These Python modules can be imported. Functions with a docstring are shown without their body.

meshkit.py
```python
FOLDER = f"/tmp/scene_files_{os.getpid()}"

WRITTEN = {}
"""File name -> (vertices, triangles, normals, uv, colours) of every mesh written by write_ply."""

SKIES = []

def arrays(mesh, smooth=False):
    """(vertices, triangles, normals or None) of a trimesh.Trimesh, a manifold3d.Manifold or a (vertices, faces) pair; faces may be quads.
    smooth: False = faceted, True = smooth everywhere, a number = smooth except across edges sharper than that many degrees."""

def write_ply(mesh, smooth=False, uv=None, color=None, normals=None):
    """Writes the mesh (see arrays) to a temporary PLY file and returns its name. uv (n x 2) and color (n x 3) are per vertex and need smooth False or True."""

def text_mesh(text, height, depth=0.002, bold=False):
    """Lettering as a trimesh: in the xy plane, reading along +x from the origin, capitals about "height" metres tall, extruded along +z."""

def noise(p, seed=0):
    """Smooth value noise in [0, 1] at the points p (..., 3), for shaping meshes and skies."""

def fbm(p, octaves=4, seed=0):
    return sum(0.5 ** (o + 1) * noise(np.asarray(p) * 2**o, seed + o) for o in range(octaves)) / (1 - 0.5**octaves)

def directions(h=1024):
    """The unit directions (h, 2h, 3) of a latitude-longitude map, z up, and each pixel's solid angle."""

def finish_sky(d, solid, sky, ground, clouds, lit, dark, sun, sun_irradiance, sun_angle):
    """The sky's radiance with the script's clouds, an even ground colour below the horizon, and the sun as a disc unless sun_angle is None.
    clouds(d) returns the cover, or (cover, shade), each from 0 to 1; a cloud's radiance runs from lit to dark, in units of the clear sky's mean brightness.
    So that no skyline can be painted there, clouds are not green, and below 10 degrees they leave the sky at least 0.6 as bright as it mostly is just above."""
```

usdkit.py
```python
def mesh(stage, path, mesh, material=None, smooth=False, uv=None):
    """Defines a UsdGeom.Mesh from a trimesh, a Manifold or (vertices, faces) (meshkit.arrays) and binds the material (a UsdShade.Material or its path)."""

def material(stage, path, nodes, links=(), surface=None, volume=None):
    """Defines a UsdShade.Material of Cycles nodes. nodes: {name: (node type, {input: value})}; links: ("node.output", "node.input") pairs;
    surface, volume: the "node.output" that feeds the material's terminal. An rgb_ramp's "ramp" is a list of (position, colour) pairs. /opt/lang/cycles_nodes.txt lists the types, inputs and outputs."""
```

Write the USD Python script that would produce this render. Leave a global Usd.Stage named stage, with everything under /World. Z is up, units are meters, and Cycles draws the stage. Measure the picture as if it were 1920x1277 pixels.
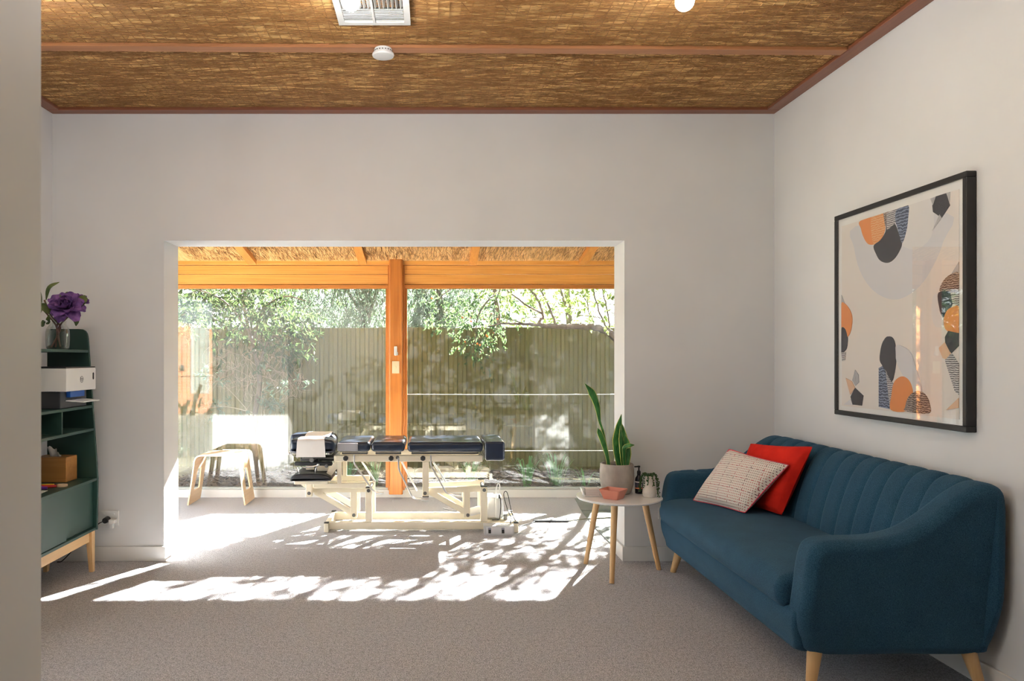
import math
import random
import numpy as np
import trimesh
import manifold3d as m3
import shapely.geometry as sg
import usdkit
import meshkit
from pxr import Usd, UsdGeom, UsdLux, UsdShade, Gf

stage = Usd.Stage.CreateInMemory()
UsdGeom.SetStageUpAxis(stage, "Z")
UsdGeom.SetStageMetersPerUnit(stage, 1.0)
UsdGeom.Xform.Define(stage, "/World")

# ---------------------------------------------------------------- camera
cam = UsdGeom.Camera.Define(stage, "/World/camera")
cam.CreateHorizontalApertureAttr(36.0)
cam.CreateFocalLengthAttr(26.25)
cam.CreateHorizontalApertureOffsetAttr(2.8125)
cam.CreateVerticalApertureOffsetAttr(0.59)
cam.CreateFStopAttr(8.0)
cam.CreateFocusDistanceAttr(5.3)
cam.CreateExposureAttr(0.34)
cam.AddTranslateOp().Set(Gf.Vec3d(0, 0, 1.35))
cam.AddRotateXOp().Set(90)

# ---------------------------------------------------------------- sky and sun
SUN = np.array([0.474, 0.88, 0.528])
SUN /= np.linalg.norm(SUN)
sky = UsdLux.DomeLight.Define(stage, "/World/sky")
sky.CreateIntensityAttr(1.0)
sky_mat = usdkit.material(stage, "/World/Looks/sky_look", {
    "sky": ("sky_texture", {"sky_type": "hosek_wilkie", "sun_direction": tuple(SUN), "turbidity": 4.0, "ground_albedo": 0.3}),
    "tint": ("mix_color", {"fac": 0.55, "b": (0.25, 0.26, 0.27)}),
    "bg": ("background_shader", {"strength": 11.0})},
    [("sky.color", "tint.a"), ("tint.result", "bg.color")], surface="bg.background")
UsdShade.MaterialBindingAPI.Apply(sky.GetPrim()).Bind(sky_mat)


def aim(prim, direction):
    """Turns a light's -Z along direction."""
    d = Gf.Vec3d(*map(float, direction))
    UsdGeom.Xformable(prim).AddOrientOp(UsdGeom.XformOp.PrecisionDouble).Set(Gf.Rotation(Gf.Vec3d(0, 0, -1), d).GetQuat())


sun = UsdLux.DistantLight.Define(stage, "/World/sun")
sun.CreateIntensityAttr(32.0)
sun.CreateNormalizeAttr(True)
sun.CreateAngleAttr(0.53)
sun.CreateColorAttr(Gf.Vec3f(1.0, 0.975, 0.945))
aim(sun, -SUN)

# daylight from an unseen left window, placed to light the sofa and right wall
day = UsdLux.RectLight.Define(stage, "/World/unseen_window_daylight")
day.CreateWidthAttr(1.7)
day.CreateHeightAttr(1.3)
day.CreateIntensityAttr(1.6)
day.CreateColorAttr(Gf.Vec3f(0.95, 0.98, 1.0))
UsdGeom.Xformable(day).AddTranslateOp().Set(Gf.Vec3d(-2.67, 2.25, 1.55))
aim(day, (1, 0, 0))
LAMPS = [((-0.335, 3.085), 235.0), ((1.044, 3.085), 140.0), ((-1.2, 1.75), 270.0), ((0.35, 1.75), 160.0), ((-1.80, 3.2), 90.0)]     # globe lamps and radiance: two in view, three unseen ones placed to light the walls

# ---------------------------------------------------------------- materials
LOOKS = "/World/Looks/"


def pbr(name, col, rough=0.6, col2=None, scale=(10, 10, 10), ramp=(0.35, 0.65), detail=3.0, bump=None, distortion=0.0, **kw):
    """Principled material in object coordinates: two noise-mixed colours and an optional noise relief (scale, strength, distance)."""
    nodes = {"p": ("principled_bsdf", {"base_color": col, "roughness": rough, **kw})}
    links = []
    if col2 is not None or bump is not None:
        nodes["tc"] = ("texture_coordinate", {})
    if col2 is not None:
        nodes["map"] = ("mapping", {"scale": scale})
        nodes["n"] = ("noise_texture", {"scale": 1.0, "detail": detail, "distortion": distortion})
        nodes["r"] = ("rgb_ramp", {"ramp": [(ramp[0], col), (ramp[1], col2)]})
        links += [("tc.object", "map.vector"), ("map.vector", "n.vector"), ("n.fac", "r.fac"), ("r.color", "p.base_color")]
    if bump is not None:
        bs, strength, dist = bump
        nodes["bm"] = ("mapping", {"scale": bs if np.ndim(bs) else (bs, bs, bs)})
        nodes["bn"] = ("noise_texture", {"scale": 1.0, "detail": 4.0})
        nodes["bp"] = ("bump", {"strength": strength, "distance": dist})
        links += [("tc.object", "bm.vector"), ("bm.vector", "bn.vector"), ("bn.fac", "bp.height"), ("bp.normal", "p.normal")]
    return usdkit.material(stage, LOOKS + name, nodes, links, surface="p.BSDF")


def leaf_mat(name, col, col2, trans, tfac=0.45, scale=3.0, rough=0.45):
    nodes = {
        "g": ("geometry", {}),
        "r": ("rgb_ramp", {"ramp": [(0.0, col), (1.0, col2)]}),
        "p": ("principled_bsdf", {"roughness": rough}),
        "t": ("translucent_bsdf", {"color": trans}),
        "m": ("mix_closure", {"fac": tfac})}
    links = [("g.random_per_island", "r.fac"), ("r.color", "p.base_color"), ("p.BSDF", "m.closure1"), ("t.BSDF", "m.closure2")]
    return usdkit.material(stage, LOOKS + name, nodes, links, surface="m.closure")


def pane_mat(name, f0=0.04, tint=(0.97, 0.985, 0.975), dust=0.0, rough=0.0):
    """Clear pane: transparent and mirror parts by view angle, with a film of dust that scatters sunlight."""
    nodes = {
        "lw": ("layer_weight", {"blend": 0.5}),
        "pw": ("math", {"math_type": "power", "value2": 5.0}),
        "ma": ("math", {"math_type": "multiply_add", "value2": 1 - f0, "value3": f0}),
        "tr": ("transparent_bsdf", {"color": tint}),
        "gl": ("glossy_bsdf", {"color": (1, 1, 1), "roughness": rough}),
        "m": ("mix_closure", {})}
    links = [("lw.facing", "pw.value1"), ("pw.value", "ma.value1"), ("ma.value", "m.fac"), ("tr.BSDF", "m.closure1"), ("gl.BSDF", "m.closure2")]
    out = "m.closure"
    if dust > 0:
        nodes.update({"ad": ("mix_closure", {"fac": dust}), "tl": ("translucent_bsdf", {"color": (0.9, 0.92, 0.95)})})
        links += [("m.closure", "ad.closure1"), ("tl.BSDF", "ad.closure2")]
        out = "ad.closure"
    return usdkit.material(stage, LOOKS + name, nodes, links, surface=out)


def wood(name, c1, c2, axis="x", rough=0.45, fine=60.0, **kw):
    s = {"x": (1.5, fine, fine), "y": (fine, 1.5, fine), "z": (fine, fine, 1.5)}[axis]
    return pbr(name, c1, rough, c2, s, (0.3, 0.7), 4.0, bump=(s, 0.12, 0.004), distortion=0.6, **kw)


W_WALL = pbr("wall_paint", (0.735, 0.735, 0.74), 0.75, (0.765, 0.765, 0.77), (2, 2, 2), bump=(90.0, 0.12, 0.003))
W_JAMB = pbr("gloss_wall_paint", (0.70, 0.70, 0.69), 0.35)
W_TRIM = pbr("white_trim_paint", (0.78, 0.77, 0.75), 0.4)
W_CARPET = usdkit.material(stage, LOOKS + "carpet_wool", {
    "tc": ("texture_coordinate", {}), "m1": ("mapping", {"scale": (190, 130, 190)}), "m2": ("mapping", {"scale": (55, 42, 55)}),
    "n": ("noise_texture", {"scale": 1.0, "detail": 2.0}), "n2": ("noise_texture", {"scale": 1.0, "detail": 3.0, "roughness": 0.6}),
    "r": ("rgb_ramp", {"ramp": [(0.32, (0.255, 0.25, 0.262)), (0.66, (0.60, 0.585, 0.615))]}),
    "r2": ("rgb_ramp", {"ramp": [(0.30, (0.74, 0.73, 0.72)), (0.58, (1, 1, 1))]}), "mx": ("mix_color", {"blend_type": "multiply", "fac": 1.0}),
    "bp": ("bump", {"strength": 0.9, "distance": 0.006}), "p": ("principled_bsdf", {"roughness": 0.95, "specular_ior_level": 0.2, "sheen_weight": 0.1})},
    [("tc.object", "m1.vector"), ("m1.vector", "n.vector"), ("tc.object", "m2.vector"), ("m2.vector", "n2.vector"), ("n.fac", "r.fac"), ("n2.fac", "r2.fac"),
     ("r.color", "mx.a"), ("r2.color", "mx.b"), ("mx.result", "p.base_color"), ("n.fac", "bp.height"), ("bp.normal", "p.normal")], surface="p.BSDF")
W_SLATE = pbr("slate_stone", (0.10, 0.115, 0.115), 0.28, (0.17, 0.18, 0.175), (4, 4, 4), bump=(14.0, 0.35, 0.012))
CEDAR_X = wood("cedar_x", (0.70, 0.31, 0.065), (0.84, 0.43, 0.11), "x", 0.35)
CEDAR_Y = wood("cedar_y", (0.58, 0.235, 0.045), (0.70, 0.31, 0.07), "y", 0.4)
CEDAR_D = wood("cedar_dark", (0.46, 0.16, 0.03), (0.56, 0.21, 0.045), "x", 0.4)
CEDAR_Z = wood("cedar_z", (0.40, 0.125, 0.02), (0.56, 0.20, 0.037), "z", 0.35)
REDWOOD_X = wood("redwood_x", (0.20, 0.065, 0.03), (0.27, 0.095, 0.042), "x", 0.4)
REDWOOD_Y = wood("redwood_y", (0.20, 0.065, 0.03), (0.27, 0.095, 0.042), "y", 0.4)
BATTEN_X = wood("batten_x", (0.34, 0.14, 0.055), (0.44, 0.19, 0.075), "x", 0.5)
BEECH = wood("beech", (0.60, 0.36, 0.16), (0.70, 0.45, 0.215), "z", 0.4, 45.0)
BEECH_Y = wood("beech_y", (0.60, 0.36, 0.16), (0.70, 0.45, 0.215), "y", 0.4, 45.0)
PLY = wood("birch_ply", (0.68, 0.46, 0.275), (0.76, 0.54, 0.34), "y", 0.35, 40.0)
PLY_EDGE = pbr("ply_edge", (0.80, 0.62, 0.42), 0.5)


def thatch(name, axis, c1, c2, c3):
    s = (7, 95, 40) if axis == "x" else (95, 7, 40)
    nodes = {
        "tc": ("texture_coordinate", {}), "map": ("mapping", {"scale": s}), "map2": ("mapping", {"scale": tuple(0.35 * q for q in s)}),
        "n": ("noise_texture", {"scale": 1.0, "detail": 5.0, "roughness": 0.65, "distortion": 0.4}),
        "n2": ("noise_texture", {"scale": 1.0, "detail": 2.0}),
        "r": ("rgb_ramp", {"ramp": [(0.25, c1), (0.35, c2), (0.58, c3)]}),
        "r2": ("rgb_ramp", {"ramp": [(0.3, (0.80, 0.77, 0.72)), (0.55, (1, 1, 1))]}),
        "mx": ("mix_color", {"blend_type": "multiply", "fac": 1.0}),
        "bp": ("bump", {"strength": 0.6, "distance": 0.01}), "p": ("principled_bsdf", {"roughness": 0.75})}
    links = [("tc.object", "map.vector"), ("map.vector", "n.vector"), ("n.fac", "r.fac"), ("tc.object", "map2.vector"), ("map2.vector", "n2.vector"),
             ("n2.fac", "r2.fac"), ("r.color", "mx.a"), ("r2.color", "mx.b"), ("mx.result", "p.base_color"), ("n.fac", "bp.height"), ("bp.normal", "p.normal")]
    return usdkit.material(stage, LOOKS + name, nodes, links, surface="p.BSDF")


THATCH_X = thatch("reed_thatch", "x", (0.31, 0.135, 0.04), (0.84, 0.49, 0.165), (0.92, 0.61, 0.25))
THATCH_Y = thatch("reed_thatch_slope", "y", (0.36, 0.16, 0.05), (0.80, 0.46, 0.16), (0.90, 0.60, 0.27))
STRAW = leaf_mat("loose_straw", (0.34, 0.16, 0.05), (0.86, 0.58, 0.27), (0.5, 0.3, 0.1), 0.15)
PANE = pane_mat("window_glass", 0.064, dust=0.0016)
PRINT_GLASS = pane_mat("print_glass", 0.045, (1, 1, 1))
BLACK = pbr("black_plastic", (0.012, 0.012, 0.013), 0.45)
BLACK_FRAME = pbr("black_frame_wood", (0.013, 0.012, 0.013), 0.5, (0.03, 0.028, 0.03), (400, 400, 400), (0.6, 0.8))
WHITE_PL = pbr("white_plastic", (0.78, 0.78, 0.77), 0.35)
CREAM_PL = pbr("cream_plastic", (0.80, 0.66, 0.42), 0.4)
GREY_PL = pbr("grey_plastic", (0.55, 0.55, 0.57), 0.4)
CHROME = pbr("chrome", (0.88, 0.88, 0.89), 0.24, metallic=1.0)
STEEL_DARK = pbr("dark_steel", (0.16, 0.155, 0.15), 0.4, metallic=0.7)
CREAM_METAL = pbr("cream_enamel", (0.78, 0.70, 0.55), 0.32)
NAVY_VINYL = pbr("navy_vinyl", (0.011, 0.018, 0.036), 0.23, (0.017, 0.026, 0.048), (5, 5, 5), bump=(7.0, 0.10, 0.03))
BLACK_VINYL = pbr("black_vinyl", (0.012, 0.012, 0.016), 0.33)
PAPER = pbr("white_paper", (0.80, 0.77, 0.75), 0.8)

# ---------------------------------------------------------------- scene helpers
USED, LOC, TOP = {}, {}, set()


def uniq(parent, name):
    n = USED.get((parent, name), 0)
    USED[(parent, name)] = n + 1
    if parent == "/World" and name in ("window", "trim"):        # the setting's own numbering
        return f"{parent}/{name}_{n + 1}"
    return f"{parent}/{name}" if n == 0 else f"{parent}/{name}_{n:03d}"


def tag(prim, label=None, cat=None, group=None, kind=None):
    for k, v in (("label", label), ("category", cat), ("group", group), ("kind", kind)):
        if v:
            prim.SetCustomDataByKey(k, v)


def thing(name, label, cat, loc=(0, 0, 0), group=None, kind=None):
    """An Xform at the thing's base; obj() takes its parts in room coordinates."""
    path = uniq("/World", name)
    x = UsdGeom.Xform.Define(stage, path)
    x.AddTranslateOp().Set(Gf.Vec3d(*map(float, loc)))
    LOC[path] = np.asarray(loc, float)
    tag(x.GetPrim(), label, cat, group, kind)
    return path


def obj(name, mesh, mat, parent=None, label=None, cat=None, group=None, kind=None, smooth=35, base=None):
    """One Mesh prim: a part of parent, or a top-level thing with its origin at base."""
    if isinstance(mesh, (list, tuple)) and not isinstance(mesh[0], np.ndarray):
        mesh = cat_mesh(mesh)
    v, f, _ = meshkit.arrays(mesh)
    if parent is None:
        path = uniq("/World", name)
        shift = np.asarray(base if base is not None else [v[:, 0].mean(), v[:, 1].mean(), v[:, 2].min()], float)
    else:
        path = uniq(parent, name)
        shift = LOC[parent]
    LOC[path] = shift
    g = usdkit.mesh(stage, path, trimesh.Trimesh(v - shift, f, process=False), mat, smooth=smooth)
    if parent is None:
        g.AddTranslateOp().Set(Gf.Vec3d(*map(float, shift)))
    tag(g.GetPrim(), label, cat, group, kind)
    return path


# ---------------------------------------------------------------- shape helpers
def cat_mesh(parts):
    vs, fs, n = [], [], 0
    for p in parts:
        v, f, _ = meshkit.arrays(p)
        vs.append(v)
        fs.append(f + n)
        n += len(v)
    return trimesh.Trimesh(np.vstack(vs), np.vstack(fs), process=False)


def box(x0, x1, y0, y1, z0, z1):
    b = trimesh.creation.box((x1 - x0, y1 - y0, z1 - z0))
    b.apply_translation(((x0 + x1) / 2, (y0 + y1) / 2, (z0 + z1) / 2))
    return b


_S = {}


def rbox(x0, x1, y0, y1, z0, z1, r=0.01, seg=3):
    """Box with rounded edges of radius r."""
    r = min(r, (x1 - x0) / 2 - 1e-5, (y1 - y0) / 2 - 1e-5, (z1 - z0) / 2 - 1e-5)
    if seg not in _S:
        a = np.linspace(0, math.pi / 2, seg + 1)
        o = [(math.cos(t) * math.cos(p), math.cos(t) * math.sin(p), math.sin(t)) for t in a for p in a]
        _S[seg] = np.unique(np.round(o, 6), axis=0)
    o = _S[seg]
    pts = []
    for sx, cx in ((-1, x0 + r), (1, x1 - r)):
        for sy, cy in ((-1, y0 + r), (1, y1 - r)):
            for sz, cz in ((-1, z0 + r), (1, z1 - r)):
                pts.append(o * r * [sx, sy, sz] + [cx, cy, cz])
    return m3.Manifold.hull_points(np.vstack(pts))


def hull(*point_sets):
    return m3.Manifold.hull_points(np.vstack([np.asarray(p, float).reshape(-1, 3) for p in point_sets]))


def bar(p0, p1, w, h, up=(0, 0, 1)):
    """Rectangular bar from p0 to p1, w across and h along up."""
    p0, p1, up = np.asarray(p0, float), np.asarray(p1, float), np.asarray(up, float)
    d = (p1 - p0) / np.linalg.norm(p1 - p0)
    s = np.cross(d, up)
    s /= np.linalg.norm(s)
    u = np.cross(s, d)
    c = [q + a * s * w / 2 + b * u * h / 2 for q in (p0, p1) for a in (-1, 1) for b in (-1, 1)]
    return hull(c)


def tube(path, r, n=8, close=False, caps=True):
    """Tube along the points; r one radius or one for each point."""
    p = np.asarray(path, float)
    m = len(p)
    r = np.full(m, r, float) if np.ndim(r) == 0 else np.asarray(r, float)
    t = np.gradient(p, axis=0) if not close else np.roll(p, -1, 0) - np.roll(p, 1, 0)
    t /= np.maximum(np.linalg.norm(t, axis=1, keepdims=True), 1e-12)
    u = np.cross(t[0], [0, 0, 1.0] if abs(t[0][2]) < 0.9 else [1.0, 0, 0])
    a = np.arange(n) / n * 2 * math.pi
    rings = []
    for k in range(m):
        u = u - t[k] * np.dot(u, t[k])
        u /= max(np.linalg.norm(u), 1e-12)
        w = np.cross(t[k], u)
        rings.append(p[k] + r[k] * (np.cos(a)[:, None] * u + np.sin(a)[:, None] * w))
    v = np.vstack(rings)
    f = []
    for k in range(m if close else m - 1):
        k2 = (k + 1) % m
        for j in range(n):
            j2 = (j + 1) % n
            f += [(k * n + j, k * n + j2, k2 * n + j2), (k * n + j, k2 * n + j2, k2 * n + j)]
    if caps and not close:
        v = np.vstack([v, p[:1], p[-1:]])
        e = len(v) - 2
        for j in range(n):
            j2 = (j + 1) % n
            f += [(e, j2, j), (e + 1, (m - 1) * n + j, (m - 1) * n + j2)]
    return trimesh.Trimesh(v, f, process=False)


def spline(pts, n=8, close=False):
    """Catmull-Rom through pts (any dimension), n steps for each span."""
    p = np.asarray(pts, float)
    q = np.vstack([p[-1:], p, p[:2]]) if close else np.vstack([2 * p[0] - p[1], p, 2 * p[-1] - p[-2]])
    out = []
    for i in range(1, len(q) - 2):
        a, b, c, d = q[i - 1], q[i], q[i + 1], q[i + 2]
        for t in np.arange(n) / n:
            out.append(0.5 * (2 * b + (c - a) * t + (2 * a - 5 * b + 4 * c - d) * t * t + (3 * b - a - 3 * c + d) * t ** 3))
    if not close:
        out.append(p[-1])
    return np.array(out)


def lathe(profile, c=(0, 0, 0), n=32):
    """Surface of revolution about z of (r, z) points."""
    pr = np.asarray(profile, float)
    a = np.arange(n) / n * 2 * math.pi
    v = np.stack([np.outer(pr[:, 0], np.cos(a)), np.outer(pr[:, 0], np.sin(a)), np.repeat(pr[:, 1:2], n, 1)], -1).reshape(-1, 3) + np.asarray(c, float)
    f = []
    for k in range(len(pr) - 1):
        for j in range(n):
            j2 = (j + 1) % n
            f += [(k * n + j, k * n + j2, (k + 1) * n + j2), (k * n + j, (k + 1) * n + j2, (k + 1) * n + j)]
    return trimesh.Trimesh(v, f, process=False)


def cyl(p0, p1, r, n=16, r1=None):
    p0, p1 = np.asarray(p0, float), np.asarray(p1, float)
    return tube([p0, p0 + (p1 - p0) * 1e-3, p1 - (p1 - p0) * 1e-3, p1], [r, r, r1 or r, r1 or r], n)


def ball(c, r, sub=2, scale=(1, 1, 1)):
    s = trimesh.creation.icosphere(sub, r)
    s.apply_scale(scale)
    s.apply_translation(c)
    return s


def orient_out(pl):
    p = np.asarray(pl, float)
    area = 0.5 * np.sum(p[:, 0] * np.roll(p[:, 1], -1) - np.roll(p[:, 0], -1) * p[:, 1])
    return p if area > 0 else p[::-1]


def cap(poly2):
    v, f = trimesh.creation.triangulate_polygon(sg.Polygon(poly2).buffer(0), engine="earcut")
    return v, f


def rprism(poly, h, r=0.0, seg=3, axes=(0, 1, 2), at=0.0):
    """Prism of the 2D outline from at to at+h, edges rounded by r. axes: the room axes of the outline's two coordinates and of the height."""
    p = orient_out(poly)
    n = len(p)
    t = np.roll(p, -1, 0) - np.roll(p, 1, 0)
    t /= np.maximum(np.linalg.norm(t, axis=1, keepdims=True), 1e-12)
    nor = np.stack([t[:, 1], -t[:, 0]], 1)
    steps = [(-r * (1 - math.sin(a)), r - r * math.cos(a)) for a in np.linspace(0, math.pi / 2, seg + 1)] if r > 0 else [(0, 0)]
    rings = [(o, z) for o, z in steps] + [(o, h - z) for o, z in steps[::-1]]
    v = np.vstack([np.column_stack([p + nor * o, np.full(n, z)]) for o, z in rings])
    f = []
    for k in range(len(rings) - 1):
        for j in range(n):
            j2 = (j + 1) % n
            f += [(k * n + j, k * n + j2, (k + 1) * n + j2), (k * n + j, (k + 1) * n + j2, (k + 1) * n + j)]
    c = m3.triangulate([p + nor * rings[0][0]])
    c = np.asarray(c)
    f += [tuple(x[::-1]) for x in c] + [tuple(x + (len(rings) - 1) * n) for x in c]
    out = np.zeros_like(v)
    out[:, axes[0]], out[:, axes[1]], out[:, axes[2]] = v[:, 0], v[:, 1], v[:, 2] + at
    m = trimesh.Trimesh(out, np.array(f), process=False)
    if np.linalg.det(np.eye(3)[list(axes)]) < 0:
        m.invert()
    return m


def grid(P, closed_u=False):
    """Surface of a (nu, nv, 3) array of points."""
    nu, nv = P.shape[:2]
    f = []
    for i in range(nu if closed_u else nu - 1):
        i2 = (i + 1) % nu
        for j in range(nv - 1):
            f += [(i * nv + j, i2 * nv + j, i2 * nv + j + 1), (i * nv + j, i2 * nv + j + 1, i * nv + j + 1)]
    return trimesh.Trimesh(P.reshape(-1, 3), f, process=False)


def ring_poly(cx, cy, r, n=24):
    a = np.arange(n) / n * 2 * math.pi
    return np.column_stack([cx + r * np.cos(a), cy + r * np.sin(a)])


def rrect(x0, x1, y0, y1, r, n=5):
    out = []
    for cx, cy, a0 in ((x1 - r, y1 - r, 0), (x0 + r, y1 - r, 90), (x0 + r, y0 + r, 180), (x1 - r, y0 + r, 270)):
        for a in np.radians(np.linspace(a0, a0 + 90, n)):
            out.append((cx + r * math.cos(a), cy + r * math.sin(a)))
    return np.array(out)


def rot_z(mesh, deg, about):
    v, f, _ = meshkit.arrays(mesh)
    a = math.radians(deg)
    c, s = math.cos(a), math.sin(a)
    d = v - np.asarray(about)
    v = np.column_stack([c * d[:, 0] - s * d[:, 1], s * d[:, 0] + c * d[:, 1], d[:, 2]]) + np.asarray(about)
    return trimesh.Trimesh(v, f, process=False)


# ---------------------------------------------------------------- the room
FY, BY, WY = 4.95, 5.227, 7.19            # front and back faces of the dividing wall, the window line
XL, XR, CZ = -2.516, 2.27, 2.985
BXL, BXR = -2.66, 2.80                    # sides of the garden room
OX0, OX1, OZ = -1.777, 1.276, 2.124       # the opening


def slope(y):
    return 2.274 + 0.166 * (WY - y)


st = dict(kind="structure")
fl = thing("floor", "grey brown looped wool carpet across both rooms", "carpet floor", (0, 3, 0), **st)
obj("carpet", box(-2.9, 2.95, -2.6, WY + 0.02, -0.1, 0.0), W_CARPET, fl)
tiles = [[(1.36, 7.12), (1.31, 6.55), (1.95, 6.55), (1.99, 7.12)], [(2.01, 7.12), (1.97, 6.55), (2.72, 6.55), (2.72, 7.12)],
         [(1.308, 6.53), (1.285, 5.92), (2.2, 5.95), (2.2, 6.53)], [(2.22, 6.53), (2.22, 5.95), (2.72, 5.95), (2.72, 6.53)],
         [(1.284, 5.90), (1.29, 5.27), (1.85, 5.27), (1.85, 5.92)], [(1.87, 5.93), (1.87, 5.27), (2.72, 5.27), (2.72, 5.93)]]
for t in tiles:
    obj("slate_tile", rprism(t, 0.006, 0.002, 1, at=0.0005), W_SLATE, fl, label="glossy dark slate tile" if t is tiles[0] else None, smooth=False)

wb = m3.Manifold.cube((5.56, BY - FY, 3.2)).translate((-2.71, FY, -0.05))
wb = wb - m3.Manifold.cube((OX1 - OX0, 1.0, OZ + 1)).translate((OX0, 4.5, -1))
obj("wall_back", wb, W_WALL, label="white plastered back wall with a wide opening to the garden room", cat="wall", smooth=False, base=(0, FY, 0), **st)
obj("wall_right", box(XR, XR + 0.14, -1.2, FY, -0.05, 3.15), W_WALL, label="white wall behind the blue sofa", cat="wall", smooth=False, **st)
obj("wall_left", m3.Manifold.cube((0.14, FY + 1.2, 3.2)).translate((XL - 0.14, -1.2, -0.05)) - m3.Manifold.cube((1, 1.7, 1.3)).translate((XL - 0.5, 1.4, 0.9)), W_WALL, label="white wall behind the green shelf unit", cat="wall", smooth=False, **st)
w4 = thing("window", "unseen window in the left wall of the front room, placed to light the sofa and right wall", "window", (XL, 2.25, 0.9), **st)  # out of view; its place is chosen to light the sofa front
obj("frame", [box(XL - 0.10, XL - 0.05, 1.4, 1.44, 0.9, 2.2), box(XL - 0.10, XL - 0.05, 3.06, 3.1, 0.9, 2.2), box(XL - 0.10, XL - 0.05, 1.44, 3.06, 0.9, 0.94), box(XL - 0.10, XL - 0.05, 1.44, 3.06, 2.16, 2.2)], W_TRIM, w4, smooth=False)
obj("pane", box(XL - 0.078, XL - 0.072, 1.44, 3.06, 0.94, 2.16), pane_mat("unseen_front_glass", 0.04), w4, smooth=False)
obj("wall_front", [box(XL, -0.60, 0.96, 1.146, -0.05, 3.15)], W_JAMB, label="plain painted end of the near wall at the left edge of the picture", cat="wall", smooth=False, **st)
obj("wall_hall", box(-2.65, 2.41, -2.74, -2.6, -0.05, 3.15), W_WALL, label="white hall wall behind the camera", cat="wall", smooth=False, **st)
obj("wall_hall_left", box(-2.65, -2.516, -2.6, -1.2, -0.05, 3.15), W_WALL, label="white hall side wall on the left, behind the camera", cat="wall", smooth=False, **st)
obj("wall_hall_right", box(2.27, 2.41, -2.6, -1.2, -0.05, 3.15), W_WALL, label="white hall side wall on the right, behind the camera", cat="wall", smooth=False, **st)

rng = np.random.default_rng(5)


def straws(n, x0, x1, y0, y1, zf, axis, lmin, lmax, rmin, rmax, drop):
    """Loose reed ends lying on the underside of a thatched ceiling."""
    x, y = rng.uniform(x0, x1, n), rng.uniform(y0, y1, n)
    L, R = rng.uniform(lmin, lmax, n), rng.uniform(rmin, rmax, n)
    ang = rng.normal(0, 0.12, n) + (rng.random(n) < 0.06) * rng.normal(0, 0.7, n) + (0 if axis == "x" else math.pi / 2)
    dx, dy = np.cos(ang) * L / 2, np.sin(ang) * L / 2
    za, zb = rng.uniform(0, drop, n), rng.uniform(0, drop, n)
    A = np.column_stack([x - dx, y - dy, np.zeros(n)])
    B = np.column_stack([x + dx, y + dy, np.zeros(n)])
    A[:, 0], B[:, 0] = np.clip(A[:, 0], x0, x1), np.clip(B[:, 0], x0, x1)
    A[:, 1], B[:, 1] = np.clip(A[:, 1], y0, y1), np.clip(B[:, 1], y0, y1)
    A[:, 2], B[:, 2] = zf(A[:, 1]) - za, zf(B[:, 1]) - zb
    s = np.column_stack([-np.sin(ang), np.cos(ang), np.zeros(n)]) * R[:, None]
    d = np.array([0, 0, 1.0]) * R[:, None]
    v = np.stack([A + s, A - s, A - d, B + s, B - s, B - d], 1).reshape(-1, 3)
    t = np.array([(0, 2, 5), (0, 5, 3), (2, 1, 4), (2, 4, 5), (1, 0, 3), (1, 3, 4)])
    return trimesh.Trimesh(v, (np.arange(n)[:, None, None] * 6 + t).reshape(-1, 3), process=False)


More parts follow.
